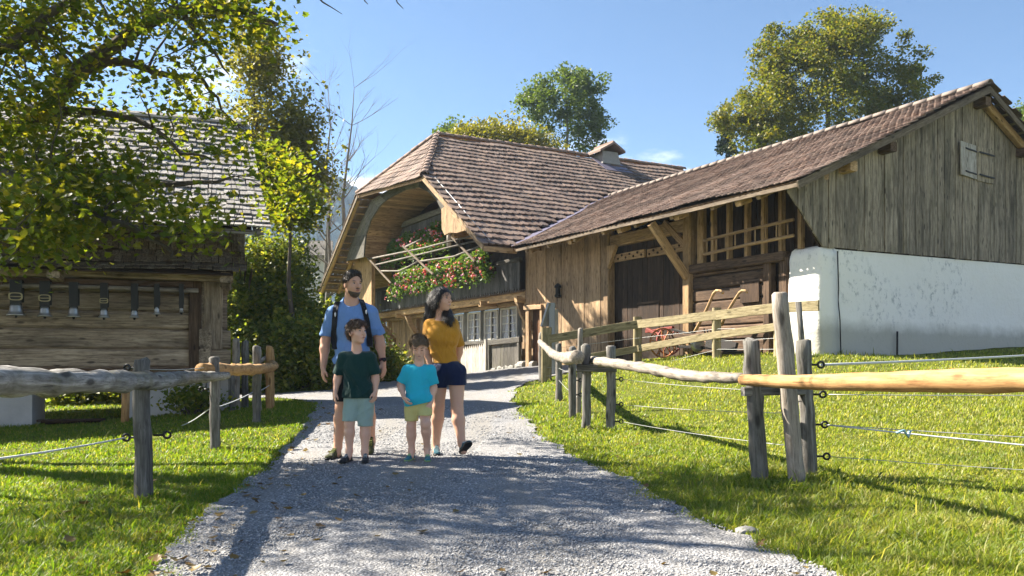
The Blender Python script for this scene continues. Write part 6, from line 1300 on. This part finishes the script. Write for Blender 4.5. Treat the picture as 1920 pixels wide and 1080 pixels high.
def build_woman():
    Y = 8.42; P = thing('person', (-.67, Y, gz(-.67, Y)), 'dark haired woman in a mustard top and navy shorts smiling to the right', 'person')
    j = lambda px, py, d=0: at(px, py, Y+d); hc = j(829, 562, -.02); hh = .232; X, R = face(hc, hh, math.radians(58), .05)
    SL, SRr, NB = j(805, 610), j(848, 607), j(827, 594, .02); EL, ERr, WL, WR = j(799, 652, .05), j(862, 648, .12), j(808, 690, .02), j(856, 690, .2)
    HL, HR = j(824, 704), j(856, 702); KL, KR = j(822, 764, .02), j(857, 768, -.08); AL, AR = j(817, 836, .08), j(866, 832, -.16)
    tor = lambda g: [ell(j(828, 624, .01), (.148+g, .10+g, .14+g), k=.05), ell(j(831, 655, 0), (.118+g, .09+g, .13+g), k=.06), ell(j(838, 694, .015), (.15+g, .115+g, .12+g), k=.06), cap(SL, SRr, .042+g, .042+g, .045), cap(j(827, 606, .02), NB, .06+g, .045+g, .03)]
    bust = lambda g: [ell(j(818, 629, -.065), (.062+g, .05+g, .06+g), k=.09), ell(j(846, 628, -.058), (.062+g, .05+g, .06+g), k=.09)]
    body = tor(0)+bust(0)+limb(SL, EL, WL, (.045, .036, .036, .024))+limb(SRr, ERr, WR, (.045, .036, .036, .024))+hand(WL, j(814, 716, -.03)-WL, 1, .88)+hand(WR, j(852, 714, .2)-WR, -1, .88)
    body += limb(HL, KL, AL, (.088, .056, .058, .036))+limb(HR, KR, AR, (.088, .057, .06, .036))+[cap(AL, j(817, 848, .02), .034, .03), cap(AR, j(870, 846, -.2), .034, .03)]+head_prims(X, R, hh, female=1)+[cap(X(0, -.1, -.22), NB, .046, .05, .025)]
    new_obj('body', sdf_mesh('body', body, .006, M['skin_woman']), None, P)
    dS, dR = EL-SL, ERr-SRr; g = .013
    sh = tor(g)+bust(g)+[cap(SL, EL, .058, .054, .025, [(SL+dS*.97, dS.normalized())]), cap(SRr, ERr, .058, .054, .025, [(SRr+dR*.97, dR.normalized())]), sub(ell(j(827, 591, -.06), (.10, .10, .055), k=.012))]; zh = j(0, 681).z
    new_obj('top', sdf_mesh('top', sh, .0075, fabric('mustard_top', (.50, .235, .025)), clip=lambda P_: zh-P_[..., 2], disp=folds(.0105, 1.1, j(0, 618).z)), None, P)
    zk = lambda P_: np.where(P_[..., 0] < j(838, 0).x, j(0, 727).z, j(0, 722).z)-P_[..., 2]
    new_obj('shorts', sdf_mesh('shorts', [ell(j(838, 694, .015), (.162, .128, .13), k=.05), cap(HL, KL, .1, .092, .04), cap(HR, KR, .1, .092, .04)], .0075, fabric('navy_shorts', (.013, .02, .055)), clip=lambda P_: np.maximum(zk(P_), P_[..., 2]-j(0, 677).z), disp=folds(.0055)), None, P)
    q = lambda P_, v: (P_-A3(X(0, 0, 0)))@A3(v)/hh
    capc = lambda P_: hh*(-(q(P_, R[2])-np.where(q(P_, R[1]) > .0, .02+.85*q(P_, R[1]), -.55)))
    L1 = [X(0, -.30, .05), j(810, 574, .08), j(804, 594, .08), j(799, 602, .08)]; L2 = [X(.1, -.32, -.1), j(838, 588, .0), j(842, 598, -.085), j(844, 606, -.10)]
    hair = [ell(X(0, -.05, .16), [.36*hh, .435*hh, .39*hh], R, .03), ell(X(0, -.22, -.12), [.27*hh, .24*hh, .34*hh], R, .04)]
    ho = new_obj('hair', sdf_mesh('hair', hair, .0055, M['hair_black'], clip=capc, disp=strands(.004)), None, P); tufts(P, ho, 3000, .07, .0011, -R[1]*.6-R[2]*.8, M['hair_black'], .04)
    lk = []
    for L_, r in ((L1, (.065, .062, .05, .02)), (L2, (.05, .05, .045, .018))):
        for i in range(3): lk.append(cap(L_[i], L_[i+1], r[i], r[i+1], .02))
    lk.append(cap(j(815, 560, .06), j(806, 592, .05), .05, .035, .03)); lk.append(cap(X(-.24, .1, .3), X(-.34, -.12, -.1), .03, .035, .02))
    hl = new_obj('hair_lock', sdf_mesh('hair_lock', lk, .006, M['hair_black'], disp=strands(.004, 200, 14)), None, P); tufts(P, hl, 2600, .08, .0011, Vector((0, 0, -1)), M['hair_black'], .04)
    face_parts(P, X, R, hh, 'hair_black', (.075, .016, .026), teeth=True)
    ball(X(-.33, 0, -.16), [.012, .012, .016], R, 'brass', 'earring', P)
    shoes(P, [((AL.x, AL.y+.05, gz(AL.x, AL.y)+.03), (AL.x+.03, AL.y-.19, gz(AL.x, AL.y-.19)+.03), ZZ), ((AR.x-.01, AR.y+.0, gz(AR.x, AR.y)+.05), (AR.x+.075, AR.y-.16, gz(AR.x, AR.y-.1)+.16), Vector((-.1, .62, .78)))], .25, fabric('teal_trail_shoe', (.02, .09, .12)), M['black'], fabric('pale_lace', (.4, .5, .5)))
build_woman()
# ------------------------------------------------------------------ trees and shrubs
def bg(px, Y): return ((px-960)/FP*Y, Y)
def zt(py, Y): return EYE+(HZ-py)/FP*Y
# big autumn tree behind the barn
Y = 46; k = Y/FP; b = bg(1560, Y)
tree('broadleaf_tree', 'large round autumn tree with golden green crown behind the barn ridge', b, zt(70, Y), [((1555-1560)*k, 0, zt(158, Y), 176*k, 150*k, 130*k, 5), ((1420-1560)*k, -1, zt(245, Y), 85*k, 80*k, 75*k, 2), ((1680-1560)*k, 0, zt(185, Y), 80*k, 80*k, 75*k, 1.6), ((1600-1560)*k, 0, zt(80, Y), 74*k, 70*k, 60*k, 1.5), ((1480-1560)*k, 0, zt(110, Y), 65*k, 60*k, 70*k, 1.3)], 370, 160, .155, M['leaf_autumn'], .38, clus=.70, shell=.5)
Y = 50; k = Y/FP; b = bg(1362, Y)
def conifer(name, label, b, ztop, rad, n, group=None):
    z0 = gz(*b); t = thing(name, (b[0], b[1], z0), label, 'tree', group); tube('trunk', [(b[0], b[1], z0-.2), (b[0], b[1], ztop)], [.22, .02], M['bark'], t, 7); P = []; br = MB()
    for i in range(n):
        f = rng.random()**.8; z = ztop-f*(ztop-z0)*.9; r = rad*f**.85*(.75+.4*rng.random()); a = rng.random()*6.283; e = Vector((b[0]+r*math.cos(a), b[1]+r*math.sin(a), z-r*.22)); s_ = Vector((b[0], b[1], z)); br.add(tube_geo([s_, s_.lerp(e, .6)-ZZ*r*.03, e], [.03, .02, .006], 4, 0, False))
        m = int(40+90*f); tt = rng.random(m)**.6; P.append(np.array(s_)+(np.array(e)-np.array(s_))*tt[:, None]+rng.normal(0, .09, (m, 3))*np.array([1, 1, .6])-np.array([0, 0, 1])*np.abs(rng.normal(0, .1, m))[:, None])
    br.build('branches', M['bark'], t); tag(new_obj('crown', leaf_mesh(np.concatenate(P), .2, M['leaf_conifer'], ROUND, .2, .6), None, t), kind='stuff')
conifer('spruce_tree', 'dark spruce showing left of the big autumn tree', b, zt(195, Y), 2.6, 190)
# small crown at the picture's right edge, behind the barn roof
Y = 48; k = Y/FP; b = bg(1945, Y); tree('broadleaf_tree', 'little dark tree peeking over the right end of the barn roof', b, zt(215, Y), [(0, 0, zt(225, Y), 38*k, 40*k, 30*k, 1)], 40, 90, .2, M['leaf_green'], .2)
# behind the farmhouse
Y = 56; k = Y/FP; b = bg(1062, Y)
tree('broadleaf_tree', 'airy green tree with forked stems rising behind the farmhouse chimney', b, zt(150, Y), [(0, 0, zt(205, Y), 78*k, 70*k, 78*k, 4), (20*k, 0, zt(160, Y), 55*k, 50*k, 40*k, 1.6), (45*k, 0, zt(240, Y), 45*k, 45*k, 50*k, 1.5), (-45*k, 0, zt(185, Y), 45*k, 45*k, 45*k, 1.3)], 135, 95, .19, M['leaf_green'], .34, 'bark_grey', clus=.7, shell=.6)
Y = 50; k = Y/FP; b = bg(945, Y)
tree('broadleaf_tree', 'low yellow green tree just above the farmhouse roof ridge', b, zt(245, Y), [(0, 0, zt(285, Y), 105*k, 90*k, 52*k, 4), (-55*k, 0, zt(262, Y), 40*k, 40*k, 26*k, 1)], 170, 120, .2, M['leaf_yellow'], .28, clus=.8)
Y = 54; k = Y/FP; b = bg(845, Y); tree('broadleaf_tree', 'small olive green treetop behind the hipped end of the roof', b, zt(228, Y), [(0, 0, zt(255, Y), 24*k, 24*k, 26*k, 1)], 26, 70, .2, M['leaf_green'], .18)
# tall thin-leaved tree behind the granary
Y = 27; k = Y/FP; b = bg(480, Y)
tree('tall_tree', 'tall airy tree with thin brownish leaves behind the granary', b, zt(45, Y), [(10*k, 0, zt(130, Y), 58*k, 60*k, 95*k, 2.2), (62*k, 0, zt(250, Y), 88*k, 60*k, 95*k, 2.8), (-35*k, 0, zt(280, Y), 70*k, 60*k, 100*k, 2), (85*k, 0, zt(340, Y), 72*k, 60*k, 85*k, 2.4)], 320, 54, .13, M['leaf_brown'], .17, clus=.72, shell=.75)
Y = 23; k = Y/FP; b = bg(545, Y)
tree('young_maple', 'bright leaved young maple between the granary roof and the bare trees', b, zt(300, Y), [(0, 0, zt(385, Y), 50*k, 45*k, 60*k, 2), (-45*k, 0, zt(330, Y), 60*k, 50*k, 60*k, 1.5)], 62, 70, .11, M['leaf_maple'], .1, clus=.55, kind_leaf=MAPLE, shell=.7)
# bare trees with ivy on their stems
def bare(label, b, ztop, stems, ivy):
    z0 = gz(*b); t = thing('bare_tree', (b[0], b[1], z0), label, 'tree', 'bare trees by the farmhouse gable'); br = MB()
    def grow(p, d, L, r, depth):
        pts = [p]; q = p.copy(); dd = d.copy(); n = 5
        for i in range(n): dd = (dd+Vector((random.gauss(0, .10), random.gauss(0, .10), .05))).normalized(); q = q+dd*L/n; pts.append(q.copy())
        br.add(tube_geo(pts, [r*(1-.13*i) for i in range(n+1)], 5, 0, False))
        if depth:
            for _ in range(random.randint(3, 5)):
                i = random.randint(1, n); a = random.uniform(0, 6.28); nd = (dd+Vector((math.cos(a), math.sin(a)*.7, .15))*random.uniform(.45, .8)).normalized(); grow(pts[i], nd, L*random.uniform(.35, .6), r*(1-.13*i)*.55, depth-1)
    for (dx, lean, f) in stems:
        s0 = Vector((b[0]+dx, b[1], z0)); top = Vector((b[0]+dx+lean, b[1], z0+(ztop-z0)*f)); pts = wig(s0, top, 8, .014); tr = MB(); tr.add(tube_geo(pts, [.17*(1-i/8.6) for i in range(9)], 8, .06)); tr.build('trunk', M['bark_grey'], t, True)
        for i in range(3, 9):
            for _ in range(3): a = random.uniform(0, 6.28); grow(pts[i], Vector((math.cos(a), math.sin(a)*.7, random.uniform(.5, 1.2))).normalized(), (ztop-z0)*random.uniform(.10, .22), .06*(1-i/9.5), 2)
        if ivy:
            m = 2200; f = rng.random(m); P = np.array(s0)+(np.array(top)-np.array(s0))*(f*.34)[:, None]+rng.normal(0, 1, (m, 3))*np.array([.22, .22, .25])*(1.1-f)[:, None]; tag(new_obj('ivy', leaf_mesh(P, .2, M['leaf_dark']), None, t), kind='stuff')
    br.build('branches', M['bark_grey'], t, True)
bare('bare grey tree leaning right with ivy at its foot, nearest the farmhouse gable', bg(628, 40), zt(165, 40), [(0, .9, 1.0), (-.35, .2, .8)], True)
bare('bare slender tree with ivied stem, left of the leaning one', bg(606, 42), zt(170, 42), [(0, .25, 1.0)], True)
# the shrub thicket behind the path
def shrub(label, px, Y, py, rx, mat, n, leaf=.12, stems=5, group='shrubs along the far side of the path'):
    b = bg(px, Y); z0 = gz(*b); h = zt(py, Y)-z0; t = thing('shrub', (b[0], b[1], z0), label, 'shrub', group); sm = MB(); nc = 70; C = []
    for _ in range(nc):
        a = rng.random()*6.283; f = rng.random(); r = rx*math.sqrt(rng.random())*(1-.55*f**2.5)*1.0; C.append((b[0]+r*math.cos(a), b[1]+r*.8*math.sin(a), z0+.12+h*.93*f*(.8+.25*rng.random())))
    C = np.array(C)
    for c in C[:26]: s0 = Vector((b[0]+random.uniform(-.2, .2)*rx, b[1]+random.uniform(-.2, .2), z0-.05)); sm.add(tube_geo(wig(s0, Vector(c), 4, .05), [.03, .025, .018, .012, .006], 4, 0, False))
    sm.build('stem', M['bark'], t, True); ci = rng.integers(0, nc, n); P = C[ci]+rng.normal(0, 1, (n, 3))*np.array([.26, .26, .2])*(rx/1.3)**.5; P[:, 2] = np.maximum(P[:, 2], z0+.02)
    tag(new_obj('foliage', leaf_mesh(P, leaf, mat, ROUND, .5), None, t), kind='stuff')
shrub('tall dark shrub close behind the granary corner', 430, 23.5, 440, 1.35, M['leaf_dark'], 15000)
shrub('tall dense shrub in the middle of the thicket behind the path', 500, 24.2, 425, 1.5, M['leaf_dark'], 19000)
shrub('yellow flecked shrub with the highest top beside the farmhouse eave', 538, 25.2, 440, 1.05, M['leaf_green'], 14000)
shrub('dark rounded shrub under the low corner of the farmhouse roof', 628, 25.5, 575, 1.3, M['leaf_dark'], 12000)
shrub('low dark shrub in front of the thicket at the path edge', 560, 23.0, 600, 1.3, M['leaf_dark'], 11000)
shrub('low shrub at the farmhouse corner behind the walkers', 690, 25.6, 650, 1.1, M['leaf_dark'], 9000)
shrub('low shaded shrub behind the fence end beside the granary', 455, 22.6, 620, 1.2, M['leaf_dark'], 9000)
shrub('shrub seen through the gap under the granary', 250, 21, 700, 1.3, M['leaf_dark'], 7000); shrub('shadowy shrub seen beneath the granary floor at the left', 160, 21, 690, 1.4, M['leaf_dark'], 7000)
shrub('dark leafy plant growing at the granary foundation', 362, 13.6, 742, .38, M['leaf_dark'], 1500, .07, group=None)
# far roof among the trees
fr = thing('far_house', (-13.5, 60, 1), 'small dark roof of a far house among the shrubs', 'house'); slab('roof', [(-15.2, 60, 8.6), (-12.6, 60, 8.6), (-13.0, 62, 9.9), (-14.6, 62, 9.9)], .2, M['wood_grey'], fr); slab('wall', [(-15, 60.6, 1), (-12.8, 60.6, 1), (-12.8, 60.6, 8.7), (-15, 60.6, 8.7)], .2, M['foundation'], fr)
# ---- the big maple overhanging from the left
def build_maple():
    mp = thing('maple_tree', (-9.6, 10.2, gz(-9.6, 10.2)), 'big overhanging maple with large yellow green leaves at upper left', 'tree')
    B = Vector((-9.6, 10.2, gz(-9.6, 10.2))); tube('trunk', [B-ZZ*.3, B+Vector((.1, -.1, 1.5)), B+Vector((.3, -.3, 3.2)), B+Vector((.2, -.4, 4.4)), B+Vector((.1, -.4, 5.2))], [.52, .42, .34, .2, .08], M['bark'], mp, 14, .06)
    br = MB(); nodes = []
    def limb_(pts, r0, r1):
        n = len(pts); P = [];
        for i in range(n-1):
            for j in range(3): P.append(Vector(pts[i]).lerp(Vector(pts[i+1]), j/3)+Vector((random.uniform(-.03, .03), random.uniform(-.03, .03), random.uniform(-.03, .03))))
        P.append(Vector(pts[-1])); m = len(P); rr = [r0+(r1-r0)*i/(m-1) for i in range(m)]; br.add(tube_geo(P, rr, 8, .07)); nodes.extend([(p, r) for p, r in zip(P, rr)])
    T = lambda z: B+Vector((.25, -.35, z))
    limb_([T(2.6), at(-60, 270, 9.6), at(60, 235, 9.2), at(150, 130, 9), at(250, 62, 8.8), at(330, 15, 8.6), at(430, 15, 8.5), at(520, 46, 8.4)], .13, .02)
    limb_([at(150, 130, 9), at(230, 118, 9.2), at(300, 140, 9.3), at(380, 150, 9.3), at(415, 205, 9.3)], .06, .012)
    limb_([T(2.4), at(-40, 330, 9.4), at(100, 320, 9.2), at(230, 330, 9.1), at(330, 345, 9.0), at(440, 330, 9.0)], .10, .012)
    limb_([T(2.1), at(-60, 300, 8.2), at(60, 345, 8), at(160, 395, 7.9), at(270, 440, 7.9), at(430, 442, 8.0)], .09, .010)
    limb_([at(270, 440, 7.9), at(310, 465, 7.9), at(325, 482, 7.9), at(362, 492, 7.9)], .022, .006)
    limb_([T(3.2), at(-60, 120, 8.4), at(60, 60, 8.2), at(160, -20, 8)], .10, .03); limb_([at(330, 15, 8.6), at(400, 95, 8.7), at(430, 140, 8.8)], .03, .006); limb_([at(60, 235, 9.2), at(130, 210, 9.0), at(260, 225, 8.9), at(340, 285, 8.8), at(400, 300, 8.8)], .05, .008)
    limb_([T(4), (-7.5, 9, 5.6), (-5.6, 8.4, 6.0), (-3.4, 8.0, 6.0)], .12, .02); limb_([T(4.4), (-8, 8.6, 6.6), (-6.0, 7.6, 7.0), (-4.4, 6.8, 7)], .11, .02); limb_([T(1.8), (-8.4, 8.2, 2.6), (-5.6, 7.2, 2.35), at(30, 430, 6.9)], .07, .01)
    # leaf clumps: (px, py, depth, spread in px, how many clumps) for the drooping sprays, then unseen crown clumps overhead, placed sunward of the path to shade it
    reg = [(60, 60, 8.6, 90, 30), (170, 40, 8.7, 80, 19), (70, 180, 8.7, 85, 30), (300, 40, 8.6, 60, 12), (420, 22, 8.5, 50, 15), (485, 40, 8.4, 28, 7), (180, 190, 9.0, 70, 25), (290, 180, 9.1, 60, 17), (350, 225, 9.1, 55, 17), (420, 250, 9.1, 45, 11), (480, 300, 9.2, 45, 8), (60, 300, 8.7, 80, 19), (170, 310, 8.8, 70, 17), (235, 345, 8.6, 60, 13), (340, 350, 8.7, 55, 6), (110, 380, 8.2, 70, 17), (230, 405, 8.0, 60, 10), (350, 410, 8.0, 45, 8), (400, 400, 8.0, 40, 6), (45, 405, 7.6, 55, 19), (100, 440, 7.5, 40, 11), (240, 430, 7.9, 20, 1), (530, 330, 10, 40, 8), (540, 390, 10.5, 35, 5)]
    C = []; rd = []
    for (px, py, Y, s, n) in reg:
        for _ in range(n): C.append(at(px+rng.normal(0, s*.62), py+rng.normal(0, s*.55), Y+rng.normal(0, .45))); rd.append(.16)
    for _ in range(250):
        q = Vector((rng.uniform(-3.2, 2.2), rng.uniform(4.3, 7.5), 0)); zz = rng.uniform(4.9, 7.4); p = q+SUN*(zz/SUN.z)
        if p.x < -3.0 and rng.random() < .9-.2*max(0, q.x): C.append(p); rd.append(.32)
    keep = []
    for i, c in enumerate(C):                       # an opening in the crown lets the sun through to the walkers
        t = (c-Vector((-1.15, 8.25, 1.15))).dot(SUN); dd = (c-(Vector((-1.15, 8.25, 1.15))+SUN*t)).length
        if not (t > .5 and dd < 1.0 and rng.random() < .75): keep.append(i)
    C = [C[i] for i in keep]; rd = [rd[i] for i in keep]
    tw = MB()
    for c, r in zip(C, rd):
        best = min(nodes, key=lambda q: (q[0]-c).length_squared); L = (best[0]-c).length
        if L < 1.5: tw.add(tube_geo(wig(best[0], c, 4, .07), [min(best[1]*.5, .012+.004*L)*(1-.2*i) for i in range(5)], 4, 0, False))
    br.build('branch', M['bark'], mp, True); tag(tw.build('twigs', M['bark'], mp, True), kind='stuff')
    C = np.array([list(c) for c in C]); rd = np.array(rd); per = 54; n = len(C)*per; ci = np.repeat(np.arange(len(C)), per); P = C[ci]+rng.normal(0, 1, (n, 3))*rd[ci][:, None]*np.array([1, 1, .75])
    tag(new_obj('crown', leaf_mesh(P, .055, M['leaf_maple'], MAPLE, .55, .5), None, mp), kind='stuff')
    t2 = MB()
    for a in ([at(588, -14, 7), at(605, 4, 7), at(622, 14, 7), at(641, 26, 7)], [at(676, -20, 7), at(684, 2, 7), at(690, 8, 7)], [at(735, -25, 7), at(745, 5, 7), at(756, 16, 7)]): t2.add(tube_geo(a, [.012, .009, .006, .003], 4) if len(a) == 4 else tube_geo(a, [.01, .006, .003], 4))
    t2.add(tube_geo([Vector((-3.4, 8, 6.0)), Vector((-2.4, 7.4, 4.6)), at(588, -14, 7)], [.02, .014, .012], 4)); t2.add(tube_geo([Vector((-2.4, 7.4, 4.6)), at(676, -20, 7), at(735, -25, 7)], [.014, .011, .01], 4)); t2.build('bare_twig', M['bark'], mp, True)
build_maple()
